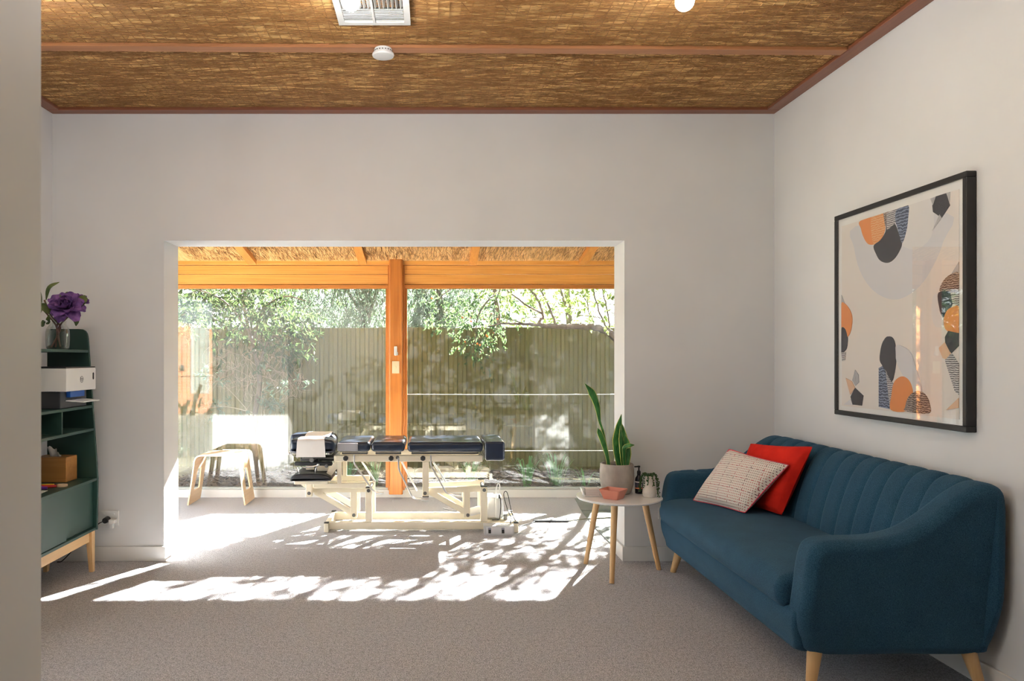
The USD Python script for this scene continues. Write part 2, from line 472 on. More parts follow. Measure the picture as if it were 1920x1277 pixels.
ce = thing("ceiling", "flat straw reed ceiling with stitched rows above the front room", "ceiling", (0, 2.5, CZ), **st)
obj("reed_thatch", box(-2.7, 2.45, -2.6, FY + 0.1, CZ, CZ + 0.14), THATCH_X, ce, smooth=False)
obj("loose_reed", straws(16000, XL, XR, 2.6, FY, lambda y: 0 * y + CZ, "x", 0.04, 0.22, 0.0009, 0.0022, 0.006), STRAW, ce, kind="stuff", smooth=False)
obj("stitching", [box(x, x + 0.0018, 2.4, 4.87, CZ - 0.0042, CZ) for x in np.arange(XL + 0.03, XR, 0.0535)], pbr("stitch_thread", (0.46, 0.25, 0.09), 0.8), ce, kind="stuff", smooth=False)

c2 = thing("ceiling", "sloping straw reed ceiling of the garden room", "ceiling", (0, 6, 2.4), **st)
ys = (BY - 0.1, 7.79)
q = [(x, y, slope(y) + dz) for x in (-2.86, 3.1) for y in ys for dz in (0, 0.16)]
obj("reed_thatch", hull(q), THATCH_Y, c2, smooth=False)
obj("loose_reed", straws(11000, -2.3, 2.3, BY + 0.3, WY - 0.05, slope, "y", 0.03, 0.14, 0.0009, 0.002, 0.012), STRAW, c2, kind="stuff", smooth=False)
for cx in (-1.713, -0.66, 0.39, 1.438):
    obj("rafter", bar((cx, BY - 0.02, slope(BY) + 0.005), (cx, WY - 0.06, slope(WY) - 0.002), 0.075, 0.075), CEDAR_Y, c2, smooth=False)
obj("roof_sheet", hull([(x, y, slope(y) + dz) for x in (-2.88, 3.2) for y in (BY - 0.05, 7.83) for dz in (0.17, 0.2)]), pbr("roof_steel", (0.3, 0.3, 0.3), 0.5), c2, smooth=False)

obj("trim", rbox(XL, XR, 4.868, FY, 2.963, 2.992, 0.003, 1), REDWOOD_X, label="dark red timber trim between the reed ceiling and the back wall", cat="trim", **st)
obj("trim", rbox(2.186, XR, 1.2, 4.868, 2.963, 2.992, 0.003, 1), REDWOOD_Y, label="dark red timber trim between the reed ceiling and the right wall", cat="trim", **st)
obj("trim", rbox(XL, XL + 0.085, 1.2, 4.868, 2.963, 2.992, 0.003, 1), REDWOOD_Y, label="dark red timber trim between the reed ceiling and the left wall", cat="trim", **st)
obj("trim", rot_z(rbox(XL + 0.085, 2.186, 3.895, 3.967, 2.965, 2.99, 0.003, 1), 0.75, (0, 3.93, 2.97)), BATTEN_X, label="long brown timber batten across the reed ceiling", cat="trim", **st)


def skirt(name, label, poly, h=0.098):
    obj(name, rprism(poly, h, 0.004, 2), W_TRIM, label=label, cat="baseboard", **st)


skirt("baseboard_left", "white skirting board at the foot of the back wall beside the shelf unit", [(XL, FY), (XL, FY - 0.016), (OX0 + 0.014, FY - 0.016), (OX0 + 0.014, FY)])
skirt("baseboard_right", "white skirting board around the right foot of the opening", [(OX1 - 0.016, BY), (OX1 - 0.016, FY - 0.016), (XR, FY - 0.016), (XR, FY), (OX1, FY), (OX1, BY)])
skirt("baseboard_side", "white skirting board along the wall behind the sofa", [(XR - 0.016, 1.5), (XR, 1.5), (XR, FY - 0.016), (XR - 0.016, FY - 0.016)])

# window wall of the garden room
gw = m3.Manifold.cube((5.8, 0.12, 0.075)).translate((-2.9, WY, 0))
obj("baseboard_window", gw, W_TRIM, label="low white painted base under the garden windows", cat="window base", smooth=False, base=(0, WY, 0), **st)
fa = thing("trim", "honey coloured timber fascia of long boards above the garden windows", "trim", (0, WY, 2.0), **st)
for k, (z0, z1, y0) in enumerate(((2.238, 2.30, WY - 0.014), (2.150, 2.2345, WY), (2.051, 2.1465, WY))):
    obj("plank", rbox(-2.66, 2.8, y0, WY + 0.045, z0, z1, 0.0025, 1), CEDAR_X, fa, smooth=False)
PX0, PX1 = -0.411, -0.280
po = thing("trim", "orange brown timber post between the two garden windows", "post", (-0.345, WY, 0.04), **st)
obj("post", rprism([(PX0, WY + 0.10), (PX0, WY - 0.055), (PX0 + 0.012, WY - 0.068), (PX1 - 0.012, WY - 0.068), (PX1, WY - 0.055), (PX1, WY + 0.10)][::-1], 2.255, 0, at=0.04), CEDAR_Z, po, smooth=False)
obj("post_fillet", rbox(PX0 - 0.013, PX0, WY - 0.03, WY + 0.06, 0.076, 2.235, 0.002, 1), CEDAR_Z, po, smooth=False)
obj("post_fillet", rbox(PX1, PX1 + 0.018, WY - 0.03, WY + 0.06, 0.076, 2.235, 0.002, 1), CEDAR_Z, po, smooth=False)


def window(label, x0, x1):
    w = thing("window", label, "window", ((x0 + x1) / 2, WY + 0.03, 0.076), **st)
    obj("head_rail", rbox(x0, x1, WY - 0.010, WY + 0.06, 2.012, 2.047, 0.002, 1), CEDAR_D, w, smooth=False)
    obj("bottom_rail", rbox(x0, x1, WY + 0.01, WY + 0.06, 0.076, 0.094, 0.002, 1), pbr(f"grey_aluminium_{USED[('/World', 'window')]}", (0.42, 0.43, 0.42), 0.4), w, smooth=False)
    obj("stile", rbox(x0, x0 + 0.022, WY, WY + 0.06, 0.094, 2.012, 0.002, 1), CEDAR_Z, w, smooth=False)
    obj("stile", rbox(x1 - 0.022, x1, WY, WY + 0.06, 0.094, 2.012, 0.002, 1), CEDAR_Z, w, smooth=False)
    obj("pane", box(x0 + 0.02, x1 - 0.02, WY + 0.032, WY + 0.038, 0.092, 2.014), PANE, w, label="large clear glass pane", smooth=False)


window("large fixed garden window left of the timber post", -2.66, PX0 - 0.013)
window("large fixed garden window right of the timber post", PX1 + 0.018, 2.8)
sw = m3.Manifold.cube((0.05, WY + 0.1 - BY, 2.75)).translate((BXL - 0.05, BY, 0)) - m3.Manifold.cube((1, 1.80, 1.90)).translate((BXL - 0.5, BY + 0.015, 0.11))
obj("wall_garden_left", sw, W_WALL, label="left side wall of the garden room around its side window", cat="wall", smooth=False, base=(BXL, 6.2, 0), **st)
w3 = thing("window", "side window in the left wall of the garden room", "window", (BXL, 6.1, 0.11), **st)
obj("frame", [rbox(BXL - 0.045, BXL - 0.005, BY + 0.012, BY + 0.022, 0.11, 2.01, 0.002, 1), rbox(BXL - 0.045, BXL - 0.005, 7.015, 7.045, 0.11, 2.01, 0.002, 1)], W_TRIM, w3, smooth=False)
obj("pane", box(BXL - 0.028, BXL - 0.022, BY + 0.02, 7.02, 0.11, 2.01), pane_mat("side_glass", 0.04), w3, smooth=False)
obj("wall_garden_right", box(BXR, BXR + 0.12, BY, WY + 0.1, 0, 2.75), W_WALL, label="right side wall of the garden room", cat="wall", smooth=False, **st)

# light switch and hook on the post
ls = thing("light_switch", "cream light switch plate on the timber post", "switch", (-0.345, WY - 0.068, 1.19))
obj("plate", rbox(-0.381, -0.311, WY - 0.078, WY - 0.068, 1.196, 1.313, 0.004, 2), CREAM_PL, ls)
obj("rocker", rbox(-0.353, -0.341, WY - 0.083, WY - 0.077, 1.24, 1.265, 0.002, 1), CREAM_PL, ls)
th = thing("thermometer", "small white sensor strip fixed to the post above the light switch", "sensor", (-0.34, WY - 0.068, 1.36))
obj("body", rbox(-0.361, -0.331, WY - 0.092, WY - 0.068, 1.365, 1.457, 0.010, 3), WHITE_PL, th)
obj("clip", rbox(-0.331, -0.324, WY - 0.085, WY - 0.068, 1.368, 1.40, 0.002, 1), GREY_PL, th)

# ---------------------------------------------------------------- sofa
FAB = usdkit.material(stage, LOOKS + "blue_fabric", {
    "tc": ("texture_coordinate", {}), "m1": ("mapping", {"scale": (330, 330, 330)}), "m2": ("mapping", {"scale": (9, 9, 9)}),
    "n": ("noise_texture", {"scale": 1.0, "detail": 2.0}), "n2": ("noise_texture", {"scale": 1.0, "detail": 3.0}),
    "r": ("rgb_ramp", {"ramp": [(0.3, (0.009, 0.040, 0.080)), (0.7, (0.038, 0.112, 0.182))]}),
    "r2": ("rgb_ramp", {"ramp": [(0.3, (0.85, 0.85, 0.85)), (0.7, (1, 1, 1))]}), "mx": ("mix_color", {"blend_type": "multiply", "fac": 1.0}),
    "bp": ("bump", {"strength": 0.5, "distance": 0.002}), "p": ("principled_bsdf", {"roughness": 0.95, "specular_ior_level": 0.2, "sheen_weight": 0.12, "sheen_tint": (0.4, 0.6, 0.8)})},
    [("tc.object", "m1.vector"), ("m1.vector", "n.vector"), ("tc.object", "m2.vector"), ("m2.vector", "n2.vector"), ("n.fac", "r.fac"), ("n2.fac", "r2.fac"),
     ("r.color", "mx.a"), ("r2.color", "mx.b"), ("mx.result", "p.base_color"), ("n.fac", "bp.height"), ("bp.normal", "p.normal")], surface="p.BSDF")
SY0, SY1 = 2.90, 4.78
sofa = thing("sofa", "dark blue fabric sofa with channel stitched back and light wooden legs", "sofa", (1.85, 3.84, 0))


def boat(mesh):
    """Draws the ends of the sofa in towards the legs."""
    v, f, _ = meshkit.arrays(mesh)
    v = np.array(v)
    k = np.clip((0.42 - v[:, 2]) / 0.27, 0, 1) ** 1.4 * 0.085
    mid = (SY0 + SY1) / 2
    w = np.clip(np.abs(v[:, 1] - mid) / (0.5 * (SY1 - SY0)), 0, 1) ** 3
    v[:, 1] -= np.sign(v[:, 1] - mid) * k * w
    return trimesh.Trimesh(v, f, process=False)


arm_pts = [(1.545, 0.157), (1.475, 0.23), (1.448, 0.32), (1.458, 0.46), (1.478, 0.575), (1.515, 0.622), (1.60, 0.633), (1.74, 0.638), (1.86, 0.668), (1.97, 0.735), (2.07, 0.812),
           (2.15, 0.852), (2.215, 0.845), (2.247, 0.79), (2.250, 0.60), (2.243, 0.36), (2.228, 0.20), (2.19, 0.157), (1.88, 0.155)]
arm_out = spline(arm_pts, 5, True)
for y0 in (SY0, SY1 - 0.15):
    a = rprism(arm_out, 0.15, 0.045, 5, (0, 2, 1), y0)
    obj("arm", boat(a), FAB, sofa, smooth=60)
rail = spline([(1.50, 0.157), (1.455, 0.215), (1.437, 0.30), (1.46, 0.345), (1.60, 0.35), (2.0, 0.35), (2.15, 0.30), (2.15, 0.157), (1.8, 0.155)], 4, True)
obj("base_rail", boat(rprism(rail, SY1 - SY0 - 0.08, 0.03, 3, (0, 2, 1), SY0 + 0.04)), FAB, sofa, smooth=60)
# seat cushion: crowned, soft front edge
cs = spline([(1.405, 0.395), (1.425, 0.335), (1.50, 0.325), (1.8, 0.325), (2.06, 0.33), (2.09, 0.40), (2.04, 0.455), (1.85, 0.478), (1.6, 0.480), (1.47, 0.468), (1.42, 0.440)], 5, True)
seat = rprism(cs, SY1 - SY0 - 0.27, 0.04, 4, (0, 2, 1), SY0 + 0.135)
obj("seat_cushion", seat, FAB, sofa, smooth=60)
core = spline([(2.03, 0.36), (2.08, 0.60), (2.14, 0.78), (2.19, 0.825), (2.225, 0.80), (2.235, 0.60), (2.22, 0.2), (2.06, 0.2)], 4, True)
obj("back_frame", boat(rprism(core, SY1 - SY0 - 0.14, 0.03, 2, (0, 2, 1), SY0 + 0.07)), FAB, sofa, smooth=60)
prof = spline([(1.985, 0.40), (2.00, 0.52), (2.035, 0.65), (2.08, 0.765), (2.125, 0.828), (2.175, 0.850), (2.215, 0.835), (2.24, 0.78), (2.245, 0.66)], 5)
tg = np.gradient(prof, axis=0)
tg /= np.linalg.norm(tg, axis=1, keepdims=True)
pn = np.column_stack([-tg[:, 1], tg[:, 0]])


def channel(prof2, nor2, a0, a1, axes, depth=0.012, nt=15):
    """One stitched fabric channel: the profile swept from a0 to a1, bulging between its seams. axes: (room axis of the profile's first coordinate, of its second, of the sweep)."""
    t = np.linspace(0, 1, nt)
    b = depth * (1 - np.abs(2 * t - 1) ** 5.0) - 0.003
    P = np.zeros((nt, len(prof2), 3))
    for i in range(nt):
        q2 = prof2 + nor2 * b[i]
        P[i, :, axes[0]], P[i, :, axes[1]], P[i, :, axes[2]] = q2[:, 0], q2[:, 1], a0 + (a1 - a0) * t[i]
    return grid(P)


edges = np.linspace(SY0 + 0.125, SY1 - 0.125, 13)
for a, b in zip(edges[:-1], edges[1:]):
    obj("back_channel", channel(prof, pn, a, b, (0, 2, 1)), FAB, sofa, smooth=60)
# stitched channels on the inner face of the far arm
for sgn, yi in ((-1, SY1 - 0.15),):
    pa = spline([(yi, 0.44), (yi, 0.54), (yi - sgn * 0.008, 0.59), (yi - sgn * 0.04, 0.628), (yi - sgn * 0.075, 0.637)], 4)
    na = np.gradient(pa, axis=0)
    na /= np.linalg.norm(na, axis=1, keepdims=True)
    na = np.column_stack([na[:, 1], -na[:, 0]]) * sgn
    for x0, x1 in ((1.555, 1.66), (1.66, 1.765), (1.765, 1.87)):
        c = channel(pa, na, x0, x1, (1, 2, 0), 0.007)
        c.vertices[:, 2] += np.interp(c.vertices[:, 0], [1.55, 1.74, 1.86, 1.95], [-0.003, 0.006, 0.035, 0.09]) * np.clip((c.vertices[:, 2] - 0.44) / 0.2, 0, 1)
        obj("arm_channel", c, FAB, sofa, smooth=60)
for lx, ly, dx, dy in ((1.545, SY0 + 0.115, -0.03, -0.02), (1.545, SY1 - 0.135, -0.03, 0.05), (2.165, SY0 + 0.115, 0.045, -0.02), (2.165, SY1 - 0.135, 0.03, 0.04)):
    obj("leg", cyl((lx + dx, ly + dy, 0.0), (lx, ly, 0.165), 0.017, 20, 0.029), BEECH, sofa)

# ---------------------------------------------------------------- cushions on the sofa


def pillow(bl, br, tr, tl, T, n=26, pinch=0.05):
    """Stuffed square cushion between four corners; returns the mesh and its seam line."""
    bl, br, tr, tl = (np.asarray(q, float) for q in (bl, br, tr, tl))
    nor = np.cross(br - bl, tl - bl)
    nor /= np.linalg.norm(nor)
    u = np.linspace(-1, 1, n)
    U, V = np.meshgrid(u, u, indexing="ij")
    Up = U * (1 - pinch * (1 - V ** 2))
    Vp = V * (1 - pinch * (1 - U ** 2))
    rc_ = 1 - 0.025 * (np.abs(U) * np.abs(V)) ** 9
    Up, Vp = Up * rc_, Vp * rc_
    a, b = (Up + 1) / 2, (Vp + 1) / 2
    P = ((1 - a) * (1 - b))[..., None] * bl + (a * (1 - b))[..., None] * br + (a * b)[..., None] * tr + ((1 - a) * b)[..., None] * tl
    h = T / 2 * ((1 - U ** 2) * (1 - V ** 2)) ** 0.42
    h = h * (1 + 0.22 * (meshkit.fbm(P * 12, 3) - 0.5))
    uv = np.stack([U, V], -1).reshape(-1, 2)
    top, bot = grid(P + h[..., None] * nor), grid(P - h[..., None] * nor)
    bot.invert()
    ring = np.vstack([P[:, 0], P[-1, 1:], P[-2::-1, -1], P[0, -2:0:-1]])
    return cat_mesh([top, bot]), ring, nor


def local_frame(bl, br, tl):
    ex = np.asarray(br, float) - bl
    ex /= np.linalg.norm(ex)
    ez = np.cross(ex, np.asarray(tl, float) - bl)
    ez /= np.linalg.norm(ez)
    return ex, np.cross(ez, ex), ez


RED = pbr("red_velvet", (0.56, 0.012, 0.006), 0.8, (0.70, 0.022, 0.009), (9, 9, 9), specular_ior_level=0.2, bump=(16.0, 0.3, 0.02))
r1, rn = [(1.80, 4.475, 0.475), (1.915, 4.085, 0.483), (2.055, 4.02, 0.872), (1.90, 4.46, 0.838)], None
m, ring, _ = pillow(*r1, 0.13)
rc = thing("cushion", "plain bright red square cushion leaning on the sofa back behind the dotted one", "cushion", (1.87, 4.28, 0.475), group=None)
obj("cover", m, RED, rc, smooth=60)
# dotted cushion: a small woven check of dark and red dashes, printed across the cushion's own axes
p1 = [(1.585, 4.545, 0.478), (1.735, 4.135, 0.486), (1.945, 4.06, 0.765), (1.785, 4.49, 0.800)]
ex, ey, ez = local_frame(p1[0], p1[1], p1[3])
DOT = {"pos": ("geometry", {}), "sub": ("vector_math", {"math_type": "subtract", "vector2": p1[0]})}
dl = [("pos.position", "sub.vector1")]


def stripe(name, axis, freq, width, off=0.0):
    DOT[name + "d"] = ("vector_math", {"math_type": "dot_product", "vector2": tuple(axis)})
    DOT[name + "m"] = ("math", {"math_type": "multiply_add", "value2": freq, "value3": 40 + off})
    DOT[name + "f"] = ("math", {"math_type": "fraction"})
    DOT[name + "l"] = ("math", {"math_type": "less_than", "value2": width})
    dl.extend([("sub.vector", name + "d.vector1"), (name + "d.value", name + "m.value1"), (name + "m.value", name + "f.value1"), (name + "f.value", name + "l.value1")])
    return name + "l.value"


def both(name, a, b, how="multiply"):
    DOT[name] = ("math", {"math_type": how, "use_clamp": True})
    dl.extend([(a, name + ".value1"), (b, name + ".value2")])
    return name + ".value"


hx, hy = stripe("hx", ex, 84, 0.42), stripe("hy", ey, 72, 0.30)
wx, wy = stripe("wx", ex, 12.0, 0.04, 0.3), stripe("wy", ey, 36, 0.45)
lx_, ly_ = stripe("lx", ex, 28, 0.5), stripe("ly", ey, 14.4, 0.05, 0.4)
dots = both("o2", both("o1", both("d1", hx, hy), both("d2", wx, wy), "maximum"), both("d3", lx_, ly_), "maximum")
DOT["rn"] = ("noise_texture", {"scale": 18.0})
DOT["rr"] = ("rgb_ramp", {"ramp": [(0.46, (0.42, 0.045, 0.06)), (0.56, (0.10, 0.03, 0.045))]})
DOT["mx"] = ("mix_color", {"a": (0.74, 0.68, 0.60)})
DOT["p"] = ("principled_bsdf", {"roughness": 0.9, "sheen_weight": 0.1})
dl += [("pos.position", "rn.vector"), ("rn.fac", "rr.fac"), ("rr.color", "mx.b"), (dots, "mx.fac"), ("mx.result", "p.base_color")]
DOTTED = usdkit.material(stage, LOOKS + "dotted_weave", DOT, dl, surface="p.BSDF")
m, ring, _ = pillow(*p1, 0.125)
dc = thing("cushion", "cream cushion with dotted weave and red piping in front of the red one", "cushion", (1.70, 4.35, 0.478))
obj("cover", m, DOTTED, dc, smooth=60)
obj("piping", tube(ring, 0.0034, 8, close=True), pbr("red_piping", (0.62, 0.06, 0.10), 0.6), dc, label="red piping cord")

# ---------------------------------------------------------------- framed print
ART = [
 ('lav',1,[(3.9435,2.0415),(3.9538,1.9261),(3.9026,1.8029),(3.804,1.7013),(3.674,1.6402),(3.5526,1.6307),(3.4234,1.6763),(3.3324,1.7565),(3.2674,1.8551),(3.2434,1.9764)]),
 ('cream',1,[(3.5063,2.0657),(3.3398,2.0644),(3.3251,2.0316),(3.3324,1.9146),(3.3773,1.8671),(3.4548,1.8483),(3.5277,1.8692),(3.5493,1.8934),(3.5112,1.9657)]),
 ('orange',1,[(3.8985,2.0625),(3.6866,2.0664),(3.6812,2.0064),(3.692,1.9646),(3.7249,1.9347),(3.781,1.9211),(3.833,1.9335),(3.8725,1.9774),(3.8925,2.021)]),
 ('peachhatch',1,[(3.7944,2.0648),(3.6866,2.0664),(3.6812,2.0064),(3.7102,1.9511),(3.7754,1.9202),(3.8001,1.9826)]),
 ('black',1,[(3.781,1.9144),(3.7249,1.9347),(3.683,1.9685),(3.6704,2.0099),(3.6123,1.9995),(3.578,1.9456),(3.5526,1.894),(3.5695,1.8595),(3.6123,1.8249),(3.6651,1.8134),(3.7249,1.832),(3.7603,1.87)]),
 ('brownhatch',0,[(3.6993,2.0645),(3.6562,2.0648),(3.6704,2.0099),(3.6848,1.9961)]),
 ('greyhatch',0,[(3.674,2.0596),(3.5951,2.0635),(3.5899,2.0114),(3.6123,1.9941),(3.6704,1.974)]),
 ('navywave',1,[(3.5899,2.0625),(3.5063,2.0657),(3.5063,2.0064),(3.5194,1.9463),(3.5493,1.8934),(3.5695,1.9283),(3.5899,1.9795),(3.6037,2.0139)]),
 ('black',0,[(3.3134,2.0685),(3.2462,2.0665),(3.2226,2.0058),(3.2745,1.9611),(3.3324,1.9986),(3.3369,2.0291)]),
 ('grey',0,[(3.3502,2.0616),(3.3134,2.0685),(3.3324,2.0282)]),
 ('grey',0,[(3.2462,2.0665),(3.2212,2.0657),(3.2254,2.0207)]),
 ('grey',0,[(3.2888,1.9803),(3.2745,1.9611),(3.3369,1.9153)]),
 ('grey',0,[(3.1683,1.7553),(3.1683,1.7083),(3.2185,1.7044)]),
 ('brownhatch',1,[(3.2888,1.6439),(3.2674,1.6808),(3.2254,1.7052),(3.1683,1.7083),(3.1683,1.6285),(3.2185,1.6281),(3.2532,1.6359)]),
 ('cream',1,[(3.3324,1.6182),(3.296,1.625),(3.2888,1.5562),(3.2631,1.5159),(3.2745,1.4825),(3.3178,1.4892),(3.3398,1.5396)]),
 ('navy',1,[(3.296,1.6348),(3.2185,1.63),(3.2048,1.5889),(3.2323,1.5431),(3.2631,1.5256),(3.2888,1.5659)]),
 ('greyhatch',0,[(3.2185,1.6281),(3.1683,1.6285),(3.1683,1.5674),(3.2048,1.5794)]),
 ('orange',1,[(3.2603,1.5157),(3.2392,1.5531),(3.198,1.5676),(3.1683,1.5599),(3.1683,1.4547),(3.2185,1.4564),(3.2532,1.4768)]),
 ('black',0,[(3.2532,1.4382),(3.2323,1.4645),(3.1683,1.4528),(3.1683,1.3984),(3.2116,1.3685),(3.249,1.39)]),
 ('peach',0,[(3.2931,1.3905),(3.2532,1.417),(3.2157,1.3657),(3.2323,1.337),(3.2674,1.3466)]),
 ('greyhatch',0,[(3.2532,1.337),(3.2116,1.3685),(3.1683,1.3232),(3.1683,1.1917),(3.1912,1.2048)]),
 ('peach',0,[(3.2462,1.1205),(3.1683,1.1776),(3.1683,1.1354),(3.2048,1.1281)]),
 ('grey',0,[(4.0781,1.6903),(4.043,1.6418),(4.0781,1.6419)]),
 ('orange',1,[(4.0781,1.6419),(4.0279,1.6324),(3.981,1.5878),(3.9705,1.5401),(3.9895,1.4818),(4.0279,1.4592),(4.0781,1.5029)]),
 ('black',1,[(4.0781,1.5029),(4.0387,1.505),(4.015,1.4589),(4.0236,1.3995),(4.0605,1.3759),(4.0781,1.3784)]),
 ('greyhatch',0,[(4.0781,1.376),(4.0322,1.3781),(4.0387,1.3338),(4.067,1.3301)]),
 ('peach',0,[(4.0322,1.2382),(3.9747,1.2221),(3.9435,1.1881),(3.9895,1.1507)]),
 ('grey',0,[(3.9435,1.2839),(3.9127,1.2589),(3.9087,1.2185),(3.9393,1.1999),(3.9684,1.2282)]),
 ('black',0,[(3.9435,1.1881),(3.8685,1.151),(3.8825,1.0985),(3.9642,1.0991),(3.9852,1.1391)]),
 ('lav',0,[(4.0495,1.0937),(3.9852,1.1273),(3.9642,1.0955)]),
 ('lav',1,[(3.5951,1.4049),(3.5359,1.3987),(3.4868,1.3722),(3.4548,1.3208),(3.4234,1.25),(3.4079,1.1949),(3.4707,1.1869),(3.4949,1.2427),(3.5359,1.2593),(3.5899,1.3303)]),
 ('navywave',0,[(3.7323,1.2963),(3.7011,1.3077),(3.674,1.2699),(3.6508,1.2217),(3.6473,1.0975),(3.7323,1.1027)]),
 ('greyhatch',0,[(3.674,1.2754),(3.6245,1.228),(3.6123,1.2231),(3.6297,1.1687),(3.642,1.1033)]),
 ('black',1,[(3.7249,1.3406),(3.7102,1.4066),(3.683,1.4411),(3.6562,1.4524),(3.621,1.4428),(3.6002,1.4049),(3.5951,1.3409),(3.6071,1.2767),(3.6297,1.2332),(3.6651,1.2755),(3.7011,1.3077)]),
 ('orange',1,[(3.628,1.1687),(3.6123,1.2231),(3.578,1.2508),(3.5359,1.2593),(3.4949,1.2427),(3.4707,1.2075),(3.4707,1.1766),(3.5112,1.1434),(3.5227,1.0957),(3.635,1.0951)]),
 ('brownhatch',1,[(3.5227,1.1166),(3.503,1.1594),(3.4628,1.1873),(3.4156,1.1945),(3.3773,1.1763),(3.3547,1.1426),(3.3592,1.0975),(3.5194,1.0959)]),
]

fr = thing("framed_print", "large abstract print of orange, navy and black shapes in a black frame", "framed picture", (2.27, 3.62, 1.036))
FX, FYa, FYb, FZ0, FZ1 = 2.226, 3.110, 4.133, 1.036, 2.128
for a in (((FYa, FYb), (FZ0, FZ0 + 0.025)), ((FYa, FYb), (FZ1 - 0.025, FZ1)), ((FYa, FYa + 0.025), (FZ0 + 0.025, FZ1 - 0.025)), ((FYb - 0.025, FYb), (FZ0 + 0.025, FZ1 - 0.025))):
    obj("frame_bar", rbox(FX, XR - 0.001, a[0][0], a[0][1], a[1][0], a[1][1], 0.0025, 1), BLACK_FRAME, fr, smooth=False)
obj("mat_board", box(FX + 0.012, XR - 0.004, FYa + 0.02, FYb - 0.02, FZ0 + 0.02, FZ1 - 0.02), pbr("mat_board_white", (0.80, 0.79, 0.77), 0.9), fr, smooth=False)
pr = obj("print", box(FX + 0.0105, FX + 0.0122, 3.168, 4.075, 1.086, 2.064), pbr("print_paper", (0.76, 0.70, 0.65), 0.9), fr, smooth=False)
LOC[pr] = np.zeros(3) + LOC[fr]
INK = {"lav": pbr("ink_lavender", (0.66, 0.645, 0.66), 0.9), "cream": pbr("ink_pale", (0.72, 0.70, 0.685), 0.9), "orange": pbr("ink_orange", (0.72, 0.25, 0.055), 0.9),
       "black": pbr("ink_black", (0.022, 0.022, 0.032), 0.9), "navy": pbr("ink_navy", (0.02, 0.035, 0.06), 0.9), "grey": pbr("ink_grey", (0.38, 0.37, 0.38), 0.9, (0.5, 0.49, 0.5), (200, 200, 40)),
       "peach": pbr("ink_peach", (0.72, 0.46, 0.30), 0.9)}


def hatch(name, c1, c2, scale, dist, direction="z"):
    return usdkit.material(stage, LOOKS + name, {"tc": ("texture_coordinate", {}), "w": ("wave_texture", {"bands_direction": direction, "scale": scale, "distortion": dist, "detail": 2.0, "detail_scale": 2.0}),
                           "r": ("rgb_ramp", {"ramp": [(0.42, c1), (0.58, c2)]}), "p": ("principled_bsdf", {"roughness": 0.9})},
                          [("tc.object", "w.vector"), ("w.fac", "r.fac"), ("r.color", "p.base_color")], surface="p.BSDF")


INK["peachhatch"] = hatch("ink_orange_hatch", (0.70, 0.26, 0.06), (0.74, 0.42, 0.20), 28, 5)
INK["brownhatch"] = hatch("ink_brown_hatch", (0.07, 0.045, 0.045), (0.42, 0.32, 0.27), 32, 6)
INK["greyhatch"] = hatch("ink_grey_hatch", (0.12, 0.11, 0.12), (0.66, 0.64, 0.62), 34, 3)
INK["navywave"] = hatch("ink_navy_wave", (0.022, 0.036, 0.085), (0.22, 0.27, 0.38), 22, 6)
for k, (ink, soft, pts) in enumerate(ART):
    pp = np.array(pts)
    if soft:
        pp = spline(pp, 4, True)
    pp[:, 0] = np.clip(pp[:, 0], 3.168, 4.075)
    pp[:, 1] = np.clip(pp[:, 1], 1.086, 2.064)
    x1 = FX + 0.0104 - 0.00012 * k
    obj("printed_shape", rprism(pp, FX + 0.0107 - x1, 0, axes=(1, 2, 0), at=x1), INK[ink], pr, smooth=False)
obj("glass", box(FX + 0.0035, FX + 0.005, FYa + 0.02, FYb - 0.02, FZ0 + 0.02, FZ1 - 0.02), PRINT_GLASS, fr, smooth=False)

# ---------------------------------------------------------------- side table and what stands on it
TX, TY, TZ = 1.173, 4.685, 0.48
WTOP = pbr("white_tabletop", (0.80, 0.79, 0.78), 0.22)
tb = thing("side_table", "round white side table with three splayed wooden legs beside the sofa", "side table", (TX, TY, 0))
obj("tabletop", lathe([(0, TZ - 0.020), (0.235, TZ - 0.020), (0.256, TZ - 0.015), (0.2645, TZ - 0.007), (0.2645, TZ - 0.003), (0.262, TZ), (0, TZ)], (TX, TY, 0), 72), WTOP, tb, smooth=40)
for fx, fy in ((1.005, 4.884), (1.073, 4.458), (1.442, 4.745)):
    t = (TX + (fx - TX) * 0.62, TY + (fy - TY) * 0.62, TZ - 0.019)
    obj("leg", cyl((fx, fy, 0), t, 0.0145, 20, 0.021), BEECH, tb)

CONC = pbr("grey_concrete", (0.34, 0.295, 0.255), 0.8, (0.52, 0.465, 0.41), (11, 11, 8), (0.35, 0.7), 5.0, bump=(30.0, 0.15, 0.006))
px_, py_ = 1.186, 4.792
pl = thing("potted_plant", "potted variegated snake plant in a grey concrete pot on the side table", "plant", (px_, py_, TZ))
pot = [(0, 0.0005), (0.078, 0.0005), (0.090, 0.010), (0.103, 0.055), (0.1085, 0.105), (0.107, 0.15), (0.1035, 0.186), (0.101, 0.190), (0.094, 0.190), (0.092, 0.186), (0.092, 0.165), (0, 0.165)]
obj("pot", lathe(pot, (px_, py_, TZ), 56), CONC, pl, smooth=40)
soil = lathe([(0, 0.172), (0.05, 0.174), (0.0925, 0.168)], (px_, py_, TZ), 40)
soil.vertices[:, 2] += 0.006 * (meshkit.noise(soil.vertices * 90) - 0.5)
soil.invert()
obj("soil", soil, pbr("potting_soil", (0.035, 0.024, 0.018), 0.95, (0.09, 0.06, 0.04), (120, 120, 120)), pl)

LEAF_IN = pbr("snake_leaf_green", (0.020, 0.125, 0.028), 0.33, (0.07, 0.25, 0.06), (60, 60, 18))
LEAF_RIM = pbr("snake_leaf_yellow", (0.42, 0.44, 0.09), 0.4, (0.55, 0.55, 0.16), (20, 20, 20))


